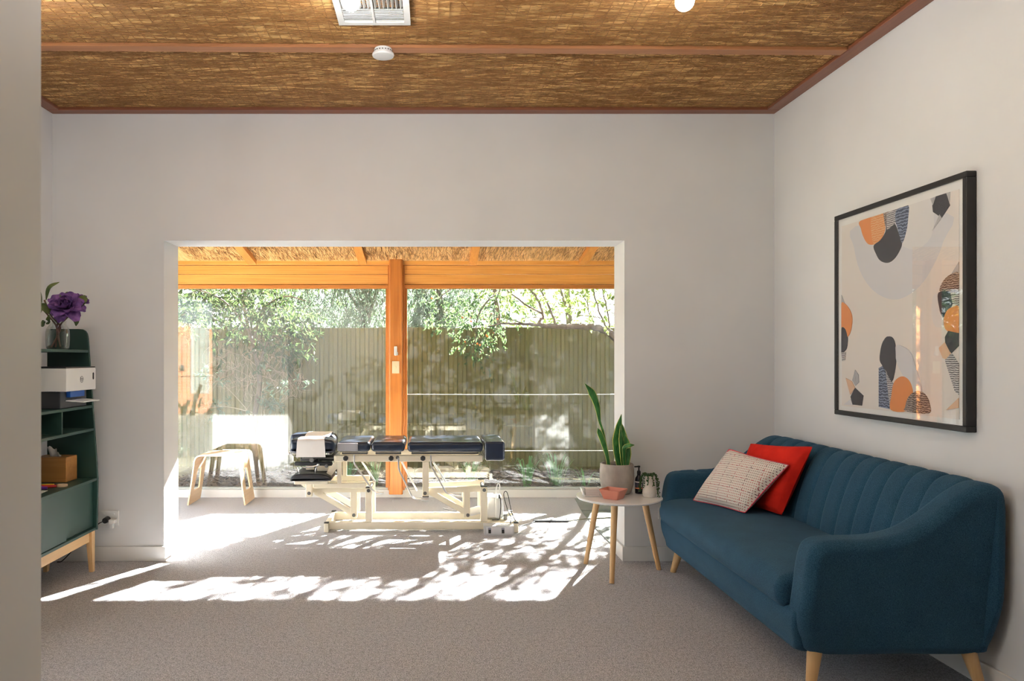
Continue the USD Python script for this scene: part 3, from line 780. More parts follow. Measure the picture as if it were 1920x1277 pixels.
def blade(path, widths, face, curl=0.25, nw=6):
    """A sword leaf along path (points), widths across, with a channelled section. Returns (green middle, yellow margins)."""
    p = spline(path, 6)
    k = np.linspace(0, 1, len(p))
    w = np.interp(k, np.linspace(0, 1, len(widths)), widths)
    t = np.gradient(p, axis=0)
    t /= np.linalg.norm(t, axis=1, keepdims=True)
    s = np.cross(t, np.asarray(face, float))
    s /= np.linalg.norm(s, axis=1, keepdims=True)
    nrm = np.cross(s, t)

    def strip(e, thick):
        P = np.stack([p + s * (w * x)[:, None] - nrm * (w * curl * x * x - thick)[:, None] for x in e], 1)
        return P

    def shell(e):
        a, b = strip(e, 0.0011), strip(e, -0.0011)
        return grid(np.concatenate([a, b[:, ::-1], a[:, :1]], 1))
    mid = shell(np.linspace(-0.84, 0.84, nw))
    return mid, [shell(np.array([-1.0, -0.92, -0.84])), shell(np.array([0.84, 0.92, 1.0]))]


def sword(path, widths, face=(0, -1, 0), curl=0.25):
    mid, rims = blade(path, widths, face, curl)
    lf = obj("leaf", mid, LEAF_IN, pl, smooth=50)
    obj("leaf_margin", rims, LEAF_RIM, lf, label="yellow leaf margin", smooth=50)


def W(px, py, d):
    return np.array([(px - 810) / 1400 * d, d, 1.35 - (py - 670) / 1400 * d])


# the leaves' courses in metres from the pot's rim centre (x right, y away, z up)
B = np.array([px_, py_, TZ + 0.17])
sword([B + q for q in [(-0.055, 0, -0.015), (-0.066, 0.0, 0.10), (-0.088, 0.0, 0.22), (-0.108, 0.01, 0.29), (-0.122, 0.01, 0.38), (-0.158, 0.0, 0.47), (-0.207, -0.01, 0.531)]], [0.010, 0.009, 0.0075, 0.009, 0.018, 0.0245, 0.002])
sword([B + q for q in [(-0.052, -0.02, -0.015), (-0.066, -0.02, 0.07), (-0.092, -0.02, 0.16), (-0.118, -0.03, 0.222), (-0.128, -0.03, 0.248)]], [0.010, 0.013, 0.018, 0.017, 0.002])
sword([B + q for q in [(0.022, 0.01, -0.015), (0.010, 0.01, 0.08), (0.006, 0.01, 0.17), (0.016, 0.0, 0.26), (0.03, 0.0, 0.335)]], [0.016, 0.027, 0.031, 0.021, 0.001], (0.2, -1, 0))
sword([B + q for q in [(0.045, 0.025, -0.015), (0.048, 0.025, 0.09), (0.042, 0.02, 0.18), (0.030, 0.02, 0.25), (0.022, 0.02, 0.29)]], [0.018, 0.029, 0.031, 0.019, 0.001], (-0.3, -1, 0))
sword([B + q for q in [(0.04, -0.012, -0.015), (0.036, -0.015, 0.09), (0.026, -0.015, 0.18), (0.020, -0.01, 0.262)]], [0.014, 0.024, 0.020, 0.001], (0.6, -1, 0))
sword([B + q for q in [(0.06, 0.0, -0.015), (0.068, 0.0, 0.08), (0.060, 0.0, 0.155), (0.052, 0, 0.205)]], [0.014, 0.024, 0.022, 0.001], (-0.7, -1, 0))
sword([B + q for q in [(0.042, -0.03, -0.015), (0.040, -0.03, 0.08), (0.042, -0.035, 0.125), (0.070, -0.045, 0.140), (0.10, -0.05, 0.143)]], [0.008, 0.011, 0.014, 0.016, 0.001], (0, -0.9, 0.5))

# pink box: square tapering tray
PINK = pbr("salmon_pink_plastic", (0.72, 0.27, 0.19), 0.38)
bc = np.array([1.118, 4.60])
b0 = rrect(-0.047, 0.047, -0.047, 0.047, 0.008, 4)
b1 = rrect(-0.068, 0.068, -0.068, 0.068, 0.010, 4)
lv = [(b0 * 0.2, 0.0), (b0, 0.0), (b1, 0.058), (b1 - np.sign(b1) * 0.003, 0.058), (b0 - np.sign(b0) * 0.003, 0.004), (b0 * 0.2, 0.004)]
ca, sa = math.cos(math.radians(52)), math.sin(math.radians(52))
P = np.stack([np.column_stack([l[:, 0] * ca - l[:, 1] * sa + bc[0], l[:, 0] * sa + l[:, 1] * ca + bc[1], np.full(len(l), TZ + 0.0006 + z)]) for l, z in lv], 1)
pk = grid(P, True)
obj("tray", cat_mesh([pk, trimesh.Trimesh(P[:, 0], cap_f := np.asarray(m3.triangulate([b0 * 0.2]))[:, ::-1], process=False), trimesh.Trimesh(P[:, -1], cap_f[:, ::-1], process=False)]), PINK,
    label="empty salmon pink square tray at the front of the side table", cat="tray", smooth=30, base=(bc[0], bc[1], TZ))
# card holder with a stack of cards
ch = thing("card_holder", "small white card holder with a stack of cards beside the pink tray", "card holder", (1.0, 4.70, TZ))
HOLD = pbr("white_acrylic", (0.80, 0.78, 0.76), 0.25)
hp = [(0.955, TZ + 0.001), (0.965, TZ + 0.001), (0.972, TZ + 0.014), (1.052, TZ + 0.014), (1.048, TZ + 0.001), (1.057, TZ + 0.001), (1.066, TZ + 0.020), (1.052, TZ + 0.058), (1.048, TZ + 0.058), (1.056, TZ + 0.024), (0.968, TZ + 0.022), (0.943, TZ + 0.052), (0.939, TZ + 0.052)]
hp = [(0.950, TZ + 0.001), (1.060, TZ + 0.001), (1.064, TZ + 0.004), (1.049, TZ + 0.056), (1.045, TZ + 0.056), (1.056, TZ + 0.008), (0.956, TZ + 0.008), (0.938, TZ + 0.050), (0.934, TZ + 0.049)]
obj("tray", rprism(hp, 0.062, 0.001, 1, (0, 2, 1), 4.655), HOLD, ch, smooth=False)
for k in range(9):
    o = 0.0006 * ((k * 37) % 5 - 2)
    obj("card", box(0.959 + o, 1.046 + o, 4.660 + o, 4.712 + o, TZ + 0.0085 + 0.0046 * k, TZ + 0.0125 + 0.0046 * k), PAPER if k % 2 else pbr(f"card_stock_{k}", (0.70, 0.62, 0.60), 0.8), ch, smooth=False)
# soap bottle
sx_, sy_ = 1.3220, 4.772
SOAP = pbr("dark_bottle", (0.012, 0.012, 0.02), 0.18)
sb = thing("soap_bottle", "black pump soap bottle with a white and orange label on the side table", "bottle", (sx_, sy_, TZ))
obj("bottle", lathe([(0, 0.0005), (0.021, 0.0005), (0.0235, 0.004), (0.0235, 0.088), (0.021, 0.100), (0.013, 0.112), (0.0105, 0.118), (0.0105, 0.126), (0, 0.126)], (sx_, sy_, TZ), 32), SOAP, sb, smooth=40)
obj("pump", [lathe([(0, 0.124), (0.012, 0.124), (0.012, 0.140), (0.008, 0.146), (0.0045, 0.148), (0.0045, 0.165), (0.009, 0.167), (0.009, 0.176), (0, 0.178)], (sx_, sy_, TZ), 20),
              bar((sx_ + 0.006, sy_, TZ + 0.173), (sx_ - 0.030, sy_ - 0.012, TZ + 0.172), 0.009, 0.008)], BLACK, sb)
for z0, z1, mt in ((0.071, 0.079, PAPER), (0.031, 0.040, pbr("orange_label", (0.66, 0.22, 0.10), 0.6)), (0.042, 0.069, pbr("dark_label", (0.05, 0.05, 0.075), 0.6))):
    obj("label", lathe([(0.0237, z0), (0.0239, z0), (0.0239, z1), (0.0237, z1)], (sx_, sy_, TZ), 32), mt, sb)
obj("label", rprism(rrect(-0.006, 0.008, 0.044, 0.067, 0.001, 2), 0.0012, 0, axes=(0, 2, 1), at=0) .apply_translation((sx_ + 0.004, sy_ - 0.0247, TZ)), PAPER, sb, smooth=False)
# white textured vase with a trailing plant
vx, vy = 1.3545, 4.655
tv = thing("vase", "small white scale textured vase with trailing green plant beside the soap bottle", "vase", (vx, vy, TZ))
vpr = spline([(0.036, 0.002), (0.0405, 0.02), (0.040, 0.04), (0.034, 0.085), (0.0275, 0.118), (0.0262, 0.132)], 6)
nv = 48
a = np.arange(nv) / nv * 2 * math.pi
P = np.zeros((nv, len(vpr), 3))
for j, (r_, z_) in enumerate(vpr):
    rr = r_ + 0.0016 * np.abs(np.sin(a * 7 + (1.57 if int(z_ / 0.012) % 2 else 0))) * (1 - ((z_ / 0.012) % 1)) * (0.012 < z_ < 0.125)
    P[:, j] = np.column_stack([vx + rr * np.cos(a), vy + rr * np.sin(a), np.full(nv, TZ + z_)])
obj("body", [grid(P, True), lathe([(0.0262, 0.132), (0.0225, 0.132), (0.0225, 0.11), (0, 0.11)], (vx, vy, TZ), 32), lathe([(0, 0.0006), (0.034, 0.0006), (0.036, 0.002)], (vx, vy, TZ), 32)], pbr("white_ceramic", (0.78, 0.72, 0.64), 0.55), tv, smooth=25)
STRING = leaf_mat("trailing_leaf", (0.045, 0.10, 0.025), (0.11, 0.19, 0.05), (0.1, 0.2, 0.04), 0.2)
rs = np.random.default_rng(3)
for k in range(22):
    an = rs.uniform(0, 2 * math.pi)
    if k < 9:
        an = math.pi + rs.normal(0, 0.4)
    elif k < 15:
        an = rs.normal(0, 0.35)
    L = rs.uniform(0.06, 0.13) if k < 15 else rs.uniform(0.02, 0.05)
    o = np.array([math.cos(an), math.sin(an), 0])
    c0 = np.array([vx, vy, TZ + 0.128])
    pts = spline([c0 + o * 0.005, c0 + o * 0.022 + [0, 0, 0.016], c0 + o * 0.040 + [0, 0, 0.004], c0 + o * (0.046 + 0.01 * rs.random()) - [0, 0, L * 0.5], c0 + o * (0.049 + 0.012 * rs.random()) - [0, 0, min(L, 0.122)]], 5)
    parts = [tube(pts, 0.0011, 5)]
    for q_ in pts[::2]:
        for _ in range(2):
            d_ = rs.normal(0, 1, 3)
            d_ /= np.linalg.norm(d_)
            lf_ = ball((0, 0, 0), 0.0055, 1, (1, 0.55, 0.45))
            lf_.apply_transform(trimesh.geometry.align_vectors([1, 0, 0], d_))
            lf_.apply_translation(q_ + d_ * 0.004 + o * 0.003)
            parts.append(lf_)
    obj("vine", parts, STRING, tv)


def outlet(name, label, x0, x1, z0, z1, double=True):
    """Wall socket on the back wall: plate, rockers and slots."""
    o = thing(name, label, "wall socket", ((x0 + x1) / 2, FY, z0))
    obj("plate", rbox(x0, x1, FY - 0.012, FY, z0, z1, 0.004, 2), WHITE_PL, o)
    for cx in np.linspace(x0, x1, 5)[[1, 3]]:
        obj("switch", rbox(cx - 0.008, cx + 0.008, FY - 0.016, FY - 0.011, z1 - 0.026, z1 - 0.014, 0.002, 1), WHITE_PL, o)
        obj("slot", [bar((cx - 0.009, FY - 0.0125, z0 + 0.036), (cx - 0.005, FY - 0.0125, z0 + 0.028), 0.002, 0.002), bar((cx + 0.009, FY - 0.0125, z0 + 0.036), (cx + 0.005, FY - 0.0125, z0 + 0.028), 0.002, 0.002),
                     bar((cx, FY - 0.0125, z0 + 0.022), (cx, FY - 0.0125, z0 + 0.014), 0.002, 0.002)], BLACK, o, smooth=False)
    return o


outlet("wall_socket", "white double wall socket between the side table and the sofa", 1.498, 1.614, 0.278, 0.358)
outlet("wall_socket", "white double wall socket with plugs behind the green shelf unit", -2.203, -2.073, 0.235, 0.335)
bp_ = thing("plug", "round black plug with cable in the socket by the shelf unit", "plug", (-2.14, FY - 0.012, 0.27))
obj("body", cyl((-2.145, FY - 0.011, 0.278), (-2.145, FY - 0.055, 0.278), 0.021, 24, 0.018), BLACK, bp_)
obj("cable", tube(spline([(-2.145, FY - 0.05, 0.276), (-2.165, FY - 0.075, 0.27), (-2.20, FY - 0.08, 0.245), (-2.23, FY - 0.07, 0.22), (-2.30, FY - 0.05, 0.15), (-2.42, FY - 0.045, 0.02), (-2.46, FY - 0.05, 0.006)], 6), 0.0032, 8), BLACK, bp_)
wp = thing("plug", "white angled power adapter hanging from the socket by the shelf unit", "plug", (-2.105, FY - 0.012, 0.24))
obj("body", [rbox(-2.125, -2.083, FY - 0.050, FY - 0.012, 0.255, 0.283, 0.005, 2), rbox(-2.122, -2.098, FY - 0.046, FY - 0.016, 0.222, 0.262, 0.005, 2)], WHITE_PL, wp)

# ---------------------------------------------------------------- bentwood stool
sl = thing("stool", "bentwood plywood stool with slotted legs by the garden window", "stool", (-1.955, 6.94, 0))
zt = 0.463
outer = [(-2.217, 0.0), (-2.160, 0.40)]
path = spline([(-2.215, 0.006), (-2.190, 0.17), (-2.163, 0.36), (-2.156, 0.41), (-2.136, 0.443), (-2.095, 0.4555), (-1.955, 0.4555), (-1.815, 0.4555), (-1.774, 0.443), (-1.754, 0.41), (-1.747, 0.36), (-1.722, 0.17), (-1.697, 0.006)], 6)
tt = np.gradient(path, axis=0)
tt /= np.linalg.norm(tt, axis=1, keepdims=True)
nn = np.column_stack([-tt[:, 1], tt[:, 0]])
prof_s = np.vstack([path + nn * 0.0065, (path - nn * 0.0065)[::-1]])
SY, SD = 6.772, 0.352
shell = m3.CrossSection([orient_out(prof_s)]).extrude(SD).transform(np.array([[1, 0, 0, 0], [0, 0, -1, SY + SD], [0, 1, 0, 0]], float))
slot = m3.CrossSection([orient_out([(SY + 0.105, 0.125), (SY + 0.255, 0.125), (SY + 0.262, 0.14), (SY + 0.235, 0.315), (SY + 0.225, 0.325), (SY + 0.135, 0.325), (SY + 0.125, 0.315), (SY + 0.098, 0.14)])]).extrude(2.0)
slot = slot.transform(np.array([[0, 0, 1, -3.0], [1, 0, 0, 0], [0, 1, 0, 0]], float))
shell = shell - slot
for nm, lo, hi in (("leg", -9, -2.128), ("seat", -2.128, -1.782), ("leg", -1.782, 9)):
    piece = shell ^ m3.Manifold.cube((hi - lo, 2, 2)).translate((lo, 6, -0.5))
    obj(nm, piece, PLY, sl, smooth=30)

# ---------------------------------------------------------------- ceiling fittings
vt = thing("air_vent", "white square ceiling air vent with louvres in the reed ceiling", "air vent", (-0.28, 3.455, 2.965))
VX0, VX1, VY0, VY1 = -0.452, -0.104, 3.285, 3.635
VENT = pbr("vent_white", (0.80, 0.80, 0.78), 0.45)
fm = m3.Manifold.cube((VX1 - VX0, VY1 - VY0, 0.018)).translate((VX0, VY0, 2.966)) - m3.Manifold.cube((VX1 - VX0 - 0.06, VY1 - VY0 - 0.06, 0.1)).translate((VX0 + 0.03, VY0 + 0.03, 2.93))
obj("frame", fm, VENT, vt, smooth=False)
obj("backing", box(VX0 + 0.02, VX1 - 0.02, VY0 + 0.02, VY1 - 0.02, 2.981, 2.984), pbr("vent_dark", (0.10, 0.10, 0.10), 0.8), vt, smooth=False)
cx_ = (VX0 + VX1) / 2
obj("divider", rbox(cx_ - 0.006, cx_ + 0.006, VY0 + 0.03, VY1 - 0.03, 2.963, 2.983, 0.002, 1), VENT, vt, smooth=False)
for s0, s1 in ((VX0 + 0.032, cx_ - 0.008), (cx_ + 0.008, VX1 - 0.032)):
    for y in np.linspace(3.482, 3.592, 8):
        obj("louvre", hull([(x, y + dy, 2.968 + dz) for x in (s0, s1) for dy, dz in ((-0.008, 0), (-0.007, -0.0015), (0.007, 0.012), (0.008, 0.0105))]), VENT, vt, smooth=False)
    for x in np.linspace(s0 + 0.008, s1 - 0.008, 7):
        obj("louvre", hull([(x + dx, y, 2.966 + dz) for y in (VY0 + 0.032, 3.468) for dx, dz in ((-0.004, 0), (-0.002, 0), (0.004, 0.014), (0.006, 0.014))]), VENT, vt, smooth=False)

sm = thing("smoke_detector", "round white smoke detector on the ceiling batten", "smoke detector", (-0.256, 3.915, 2.92))
obj("base", lathe([(0, 2.966), (0.046, 2.966), (0.048, 2.958), (0.049, 2.945), (0, 2.945)][::-1], (-0.256, 3.915, 0), 40), WHITE_PL, sm)
obj("cover", lathe([(0, 2.921), (0.040, 2.922), (0.054, 2.927), (0.058, 2.934), (0.056, 2.941), (0.048, 2.9455), (0, 2.9455)], (-0.256, 3.915, 0), 40), WHITE_PL, sm, smooth=40)
for k in range(20):
    t = k / 20 * 2 * math.pi
    o = np.array([math.cos(t), math.sin(t), 0])
    c = np.array([-0.256, 3.915, 2.951])
    obj("slot", bar(c + o * 0.0475, c + o * 0.0495, 0.008, 0.004), BLACK, sm, smooth=False)

for k, lab in enumerate(("lit globe lamp hanging in front of the ceiling vent", "lit globe lamp hanging from the reed ceiling right of the vent", "unseen lit globe lamp behind the near wall, placed to light the back wall and shelf unit",
                         "unseen lit globe lamp above the view, placed to light the back wall and the near wall end", "unseen lit globe lamp above the green shelf unit, placed to light the left of the back wall")):
    (lx0, ly0), power = LAMPS[k]
    GLOW = usdkit.material(stage, LOOKS + f"lamp_glow_{k}", {"e": ("emission", {"color": (1.0, 0.975, 0.955), "strength": power})}, surface="e.emission")
    g = thing("ceiling_lamp", lab, "lamp", (lx0, ly0, 2.78))  # the last three stay out of view and brighten the back and left walls
    obj("ceiling_rose", cyl((lx0, ly0, 2.966), (lx0, ly0, 2.985), 0.045, 32), WHITE_PL, g)
    obj("stem", cyl((lx0, ly0, 2.86), (lx0, ly0, 2.967), 0.012, 16), WHITE_PL, g)
    obj("globe", ball((lx0, ly0, 2.82), 0.0385, 3), GLOW, g, smooth=True)

# ---------------------------------------------------------------- green shelf unit by the left wall
GREEN = pbr("dark_green_paint", (0.018, 0.054, 0.043), 0.45, (0.022, 0.063, 0.050), (3, 3, 3))
su = thing("shelf_unit", "tall dark green shelf unit with sliding doors on a light wooden base", "shelf unit", (-2.30, 4.0, 0))
NY0, NY1 = 3.25, 4.76
BXs = -2.445


def fx(z):
    return float(np.interp(z, [0.25, 0.60, 1.53], [-2.128, -2.124, -2.190]))


side = [(BXs, 0.255), (fx(0.255), 0.255), (fx(0.58), 0.58), (fx(0.9), 0.9), (fx(1.2), 1.2), (fx(1.47), 1.47), (-2.192, 1.50), (-2.203, 1.518), (-2.222, 1.528), (-2.25, 1.53), (BXs, 1.53)]
for y in (NY0, NY1 - 0.018):
    obj("side_panel", rprism(side, 0.018, 0.002, 1, (0, 2, 1), y), GREEN, su, smooth=25)
for z in (1.380, 1.030, 0.884, 0.568):
    obj("shelf", rbox(BXs, fx(z) - 0.003, NY0 + 0.018, NY1 - 0.018, z, z + 0.017, 0.002, 1), GREEN, su, smooth=False)
for y in (3.62, 3.98, 4.345):
    obj("divider", rbox(BXs, fx(0.95) - 0.006, y, y + 0.013, 0.901, 1.030, 0.0015, 1), GREEN, su, smooth=False)
obj("cabinet_base", rbox(BXs, -2.132, NY0 + 0.018, NY1 - 0.018, 0.255, 0.273, 0.002, 1), GREEN, su, smooth=False)
obj("cabinet_back", box(BXs, BXs + 0.006, NY0 + 0.018, NY1 - 0.018, 0.273, 0.568), GREEN, su, smooth=False)
obj("sliding_door", rbox(-2.150, -2.137, NY0 + 0.02, 4.366, 0.276, 0.566, 0.0015, 1), GREEN, su, smooth=False)
obj("sliding_door", rbox(-2.166, -2.153, 4.26, NY1 - 0.02, 0.276, 0.566, 0.0015, 1), GREEN, su, smooth=False)
obj("base_rail", rbox(-2.175, -2.150, NY0 + 0.03, NY1 - 0.045, 0.190, 0.255, 0.002, 1), BEECH_Y, su, smooth=False)
obj("base_rail", rbox(-2.43, -2.405, NY0 + 0.03, NY1 - 0.045, 0.190, 0.255, 0.002, 1), BEECH_Y, su, smooth=False)
for x, dx in ((-2.155, 0.012), (-2.42, -0.012)):
    for y in (NY0 + 0.05, NY1 - 0.055):
        obj("leg", hull([(x + a * 0.020, y + b * 0.024, 0.255) for a in (-1, 1) for b in (-1, 1)], [(x + dx + a * 0.012, y + b * 0.014, 0) for a in (-1, 1) for b in (-1, 1)]), BEECH, su, smooth=False)

# printer
pt = thing("printer", "white and black desktop printer with its paper tray pulled out on the shelf unit", "printer", (-2.28, 4.5, 1.047))
PRW = pbr("printer_white", (0.80, 0.80, 0.79), 0.4)
obj("body", rbox(-2.43, -2.115, 4.32, 4.70, 1.150, 1.286, 0.006, 2), PRW, pt, smooth=30)
obj("lid", rbox(-2.43, -2.119, 4.322, 4.698, 1.286, 1.293, 0.002, 1), BLACK, pt, smooth=False)
obj("base", rbox(-2.42, -2.165, 4.345, 4.68, 1.0475, 1.150, 0.004, 1), pbr("printer_dark", (0.035, 0.037, 0.042), 0.4), pt, smooth=False)
obj("ink_window", rbox(-2.166, -2.140, 4.42, 4.60, 1.112, 1.148, 0.002, 1), pbr("printer_blue", (0.02, 0.13, 0.55), 0.3), pt, smooth=False)
obj("paper_tray", hull([(-2.20, y, z) for y in (4.41, 4.64) for z in (1.092, 1.100)], [(-2.062, y, z) for y in (4.42, 4.63) for z in (1.082, 1.088)]), PRW, pt, smooth=False)
obj("handle_slot", rprism(rrect(4.652, 4.672, 1.212, 1.256, 0.0095, 6), 0.0012, 0, axes=(1, 2, 0), at=-2.1156), BLACK, pt, smooth=False)
lg = m3.CrossSection([ring_poly(4.51, 1.2175, 0.0195, 40)]) - m3.CrossSection([ring_poly(4.51, 1.2175, 0.0170, 40)])
lgm = lg.extrude(0.001).transform(np.array([[0, 0, 1, -2.1156], [1, 0, 0, 0], [0, 1, 0, 0]], float))
txt = meshkit.text_mesh("hp", 0.020, 0.001)
tv_ = np.array(txt.vertices)
tv_[:, :2] -= (tv_[:, :2].min(0) + tv_[:, :2].max(0)) / 2
tv_[:, 0] += 0.22 * tv_[:, 1]
txt = trimesh.Trimesh(np.column_stack([-2.1156 + tv_[:, 2], 4.51 + tv_[:, 0], 1.2175 + tv_[:, 1]]), txt.faces, process=False)
obj("emblem", [lgm, txt], BLACK, pt, smooth=False)

# vase with a purple flower
VG = usdkit.material(stage, LOOKS + "clear_glass", {"lw": ("layer_weight", {"blend": 0.35}), "tr": ("transparent_bsdf", {"color": (0.90, 0.92, 0.91)}), "gl": ("glossy_bsdf", {"roughness": 0.02}),
                     "mu": ("math", {"math_type": "multiply", "value2": 0.55}), "m": ("mix_closure", {})}, [("lw.facing", "mu.value1"), ("mu.value", "m.fac"), ("tr.BSDF", "m.closure1"), ("gl.BSDF", "m.closure2")], surface="m.closure")
VX, VY, VZ = -2.250, 4.49, 1.3975
vo = spline([(0.056, 0.001), (0.064, 0.012), (0.067, 0.05), (0.067, 0.095), (0.062, 0.122), (0.051, 0.142), (0.047, 0.152), (0.0485, 0.170)], 6)
vs_ = thing("vase", "clear glass jar vase on the top shelf of the green unit", "vase", (VX, VY, VZ))
obj("body", lathe([(0, 0.001)] + [tuple(q) for q in vo], (VX, VY, VZ), 40), VG, vs_, smooth=40)
obj("inner_wall", lathe([(0, 0.009)] + [(r - 0.003, max(z, 0.009)) for r, z in vo], (VX, VY, VZ), 40), VG, vs_, smooth=40)
PURP = pbr("purple_petal", (0.085, 0.028, 0.16), 0.75, (0.22, 0.095, 0.31), (22, 22, 22))
FLEAF = pbr("flower_leaf", (0.035, 0.07, 0.018), 0.5, (0.14, 0.17, 0.045), (9, 9, 9), (0.4, 0.6))
FSTEM = pbr("flower_stem", (0.20, 0.085, 0.075), 0.6, (0.10, 0.09, 0.05), (14, 14, 14))
fl_ = thing("flower", "purple artificial peony with green leaves in the glass jar vase", "flower", (VX, VY, VZ + 0.01))
rs = np.random.default_rng(11)


def petal(c, ax, az, tilt, L, Wd, cup):
    """A cupped petal that leaves c at angle az round ax, opened by tilt from ax."""
    ax = np.asarray(ax, float) / np.linalg.norm(ax)
    s = np.cross(ax, [0.3, 0.2, 1.0])
    s /= np.linalg.norm(s)
    t = np.cross(ax, s)
    o = math.cos(az) * s + math.sin(az) * t
    side_ = np.cross(ax, o)
    nu, nv_ = 15, 9
    P = np.zeros((nu, nv_, 3))
    for i, u in enumerate(np.linspace(-1, 1, nu)):
        for j, v in enumerate(np.linspace(0, 1, nv_)):
            ang = tilt * (0.35 + 0.65 * v) + cup * v * v
            wv = Wd * math.sin(math.pi * (0.12 + 0.70 * v)) ** 0.7
            d = ax * math.cos(ang) + o * math.sin(ang)
            inn = ax * math.sin(ang) - o * math.cos(ang)
            P[i, j] = np.asarray(c) + d * L * v * (1 - 0.10 * u * u) + side_ * wv * u + inn * (0.35 * Wd * u * u) + d * 0.0035 * math.sin(5 * u + az * 5) * v * v + inn * 0.004 * math.sin(6 * u + az * 3) * v * v
    g = grid(P)
    return cat_mesh([g, trimesh.Trimesh(g.vertices - 0.0005 * ax, g.faces[:, ::-1], process=False)])


pc, pax = np.array([-2.180, 4.45, 1.638]), np.array([0.25, -0.75, 0.55])
for nring, tilt, L, Wd, cup in ((4, 0.22, 0.066, 0.026, -0.25), (5, 0.50, 0.080, 0.034, -0.35), (7, 0.85, 0.094, 0.042, -0.35), (8, 1.25, 0.108, 0.046, -0.15), (6, 1.65, 0.100, 0.044, 0.1)):
    off = rs.uniform(0, 6)
    for k in range(nring):
        obj("petal", petal(pc, pax, off + 2 * math.pi * k / nring + rs.normal(0, 0.08), tilt + rs.normal(0, 0.07), L * rs.uniform(0.9, 1.08), Wd, cup + rs.normal(0, 0.08)), PURP, fl_, smooth=60)
pc2 = np.array([-2.128, 4.50, 1.672])
for k in range(6):
    obj("petal", petal(pc2, (0.5, -0.4, 0.6), k * 1.05, 0.6 + 0.25 * (k % 2), 0.062, 0.028, 0.1), PURP, fl_, smooth=60)
for (dx, dy), top in (((0.026, -0.02), pc), ((-0.022, 0.015), pc2), ((0.0, 0.028), (-2.345, 4.46, 1.66)), ((-0.03, -0.015), (-2.30, 4.43, 1.69))):
    top = np.asarray(top, float)
    obj("stem", tube(spline([(VX + dx, VY + dy, VZ + 0.014), (VX - dx * 0.4, VY - dy * 0.4, VZ + 0.13), ((VX + top[0]) / 2, (VY + top[1]) / 2, VZ + 0.20), top], 6), 0.0052, 8), FSTEM, fl_)


def leaf3(base, tip, width, bend, lift=(0, 0, 1)):
    base, tip = np.asarray(base, float), np.asarray(tip, float)
    mid = (base + tip) / 2 + np.asarray(bend, float)
    p = spline([base, mid, tip], 5)
    t = np.gradient(p, axis=0)
    t /= np.linalg.norm(t, axis=1, keepdims=True)
    s = np.cross(t, lift)
    s /= np.maximum(np.linalg.norm(s, axis=1, keepdims=True), 1e-6)
    n = np.cross(s, t)
    k = np.linspace(0, 1, len(p))
    w = width * np.sin(np.pi * np.clip(k, 0.02, 0.985)) ** 0.75
    P = np.stack([p + s * (w * u)[:, None] + n * (w * 0.35 * abs(u))[:, None] + n * e for u, e in ((-1, 0), (-0.5, 0.0007), (0, 0.0007), (0.5, 0.0007), (1, 0), (0.5, -0.0007), (0, -0.0007), (-0.5, -0.0007), (-1, 0))], 1)
    return grid(P)


for b, t, w, bd in (((-2.27, 4.44, 1.64), (-2.155, 4.43, 1.700), 0.018, (0, 0, 0.028)), ((-2.30, 4.45, 1.69), (-2.215, 4.44, 1.797), 0.013, (-0.02, 0, 0.02)), ((-2.33, 4.45, 1.66), (-2.325, 4.42, 1.805), 0.030, (-0.02, 0, 0)),
                    ((-2.25, 4.43, 1.60), (-2.30, 4.38, 1.665), 0.022, (-0.01, 0, 0.012)), ((-2.15, 4.50, 1.67), (-2.095, 4.47, 1.655), 0.026, (0.03, 0, 0.035)), ((-2.17, 4.47, 1.60), (-2.112, 4.43, 1.535), 0.016, (0.022, 0, 0.0)),
                    ((-2.18, 4.48, 1.70), (-2.165, 4.46, 1.735), 0.014, (-0.012, 0, 0.008)), ((-2.28, 4.43, 1.56), (-2.245, 4.38, 1.60), 0.017, (0, 0, -0.02)), ((-2.31, 4.43, 1.57), (-2.27, 4.38, 1.555), 0.018, (0, 0, -0.02)),
                    ((-2.34, 4.44, 1.60), (-2.345, 4.40, 1.70), 0.028, (0.012, 0, 0)), ((-2.35, 4.45, 1.64), (-2.38, 4.42, 1.74), 0.022, (0, 0, 0.01))):
    obj("leaf", leaf3(b, t, w, bd, (0.1, -1, 0.35)), FLEAF, fl_, smooth=60)

# tissue box, coloured markers and paper on the cabinet top
TB = wood("honey_wood", (0.42, 0.185, 0.045), (0.52, 0.25, 0.07), "x", 0.4, 30.0)
tx = thing("tissue_box", "wooden tissue box with a white tissue on the cabinet top of the green unit", "tissue box", (-2.33, 4.63, 0.5855))
tbm = rbox(-2.43, -2.232, 4.557, 4.697, 0.5855, 0.738, 0.003, 1) - m3.CrossSection([rrect(-2.375, -2.295, 4.61, 4.645, 0.016, 5)]).extrude(0.2).translate((0, 0, 0.70))
obj("box", tbm, TB, tx, smooth=False)
gp = np.zeros((14, 7, 3))
for i, u in enumerate(np.linspace(-1, 1, 14)):
    for j, v in enumerate(np.linspace(0, 1, 7)):
        gp[i, j] = (-2.335 + u * (0.030 + 0.012 * v), 4.627 + 0.014 * math.sin(4 * u + 2 * v) * (0.3 + v), 0.715 + v * (0.075 - 0.028 * u - 0.02 * abs(math.sin(5 * u))))
g = grid(gp)
obj("tissue", cat_mesh([g, trimesh.Trimesh(g.vertices + [0, 0.0006, 0], g.faces[:, ::-1], process=False)]), PAPER, tx, smooth=60)
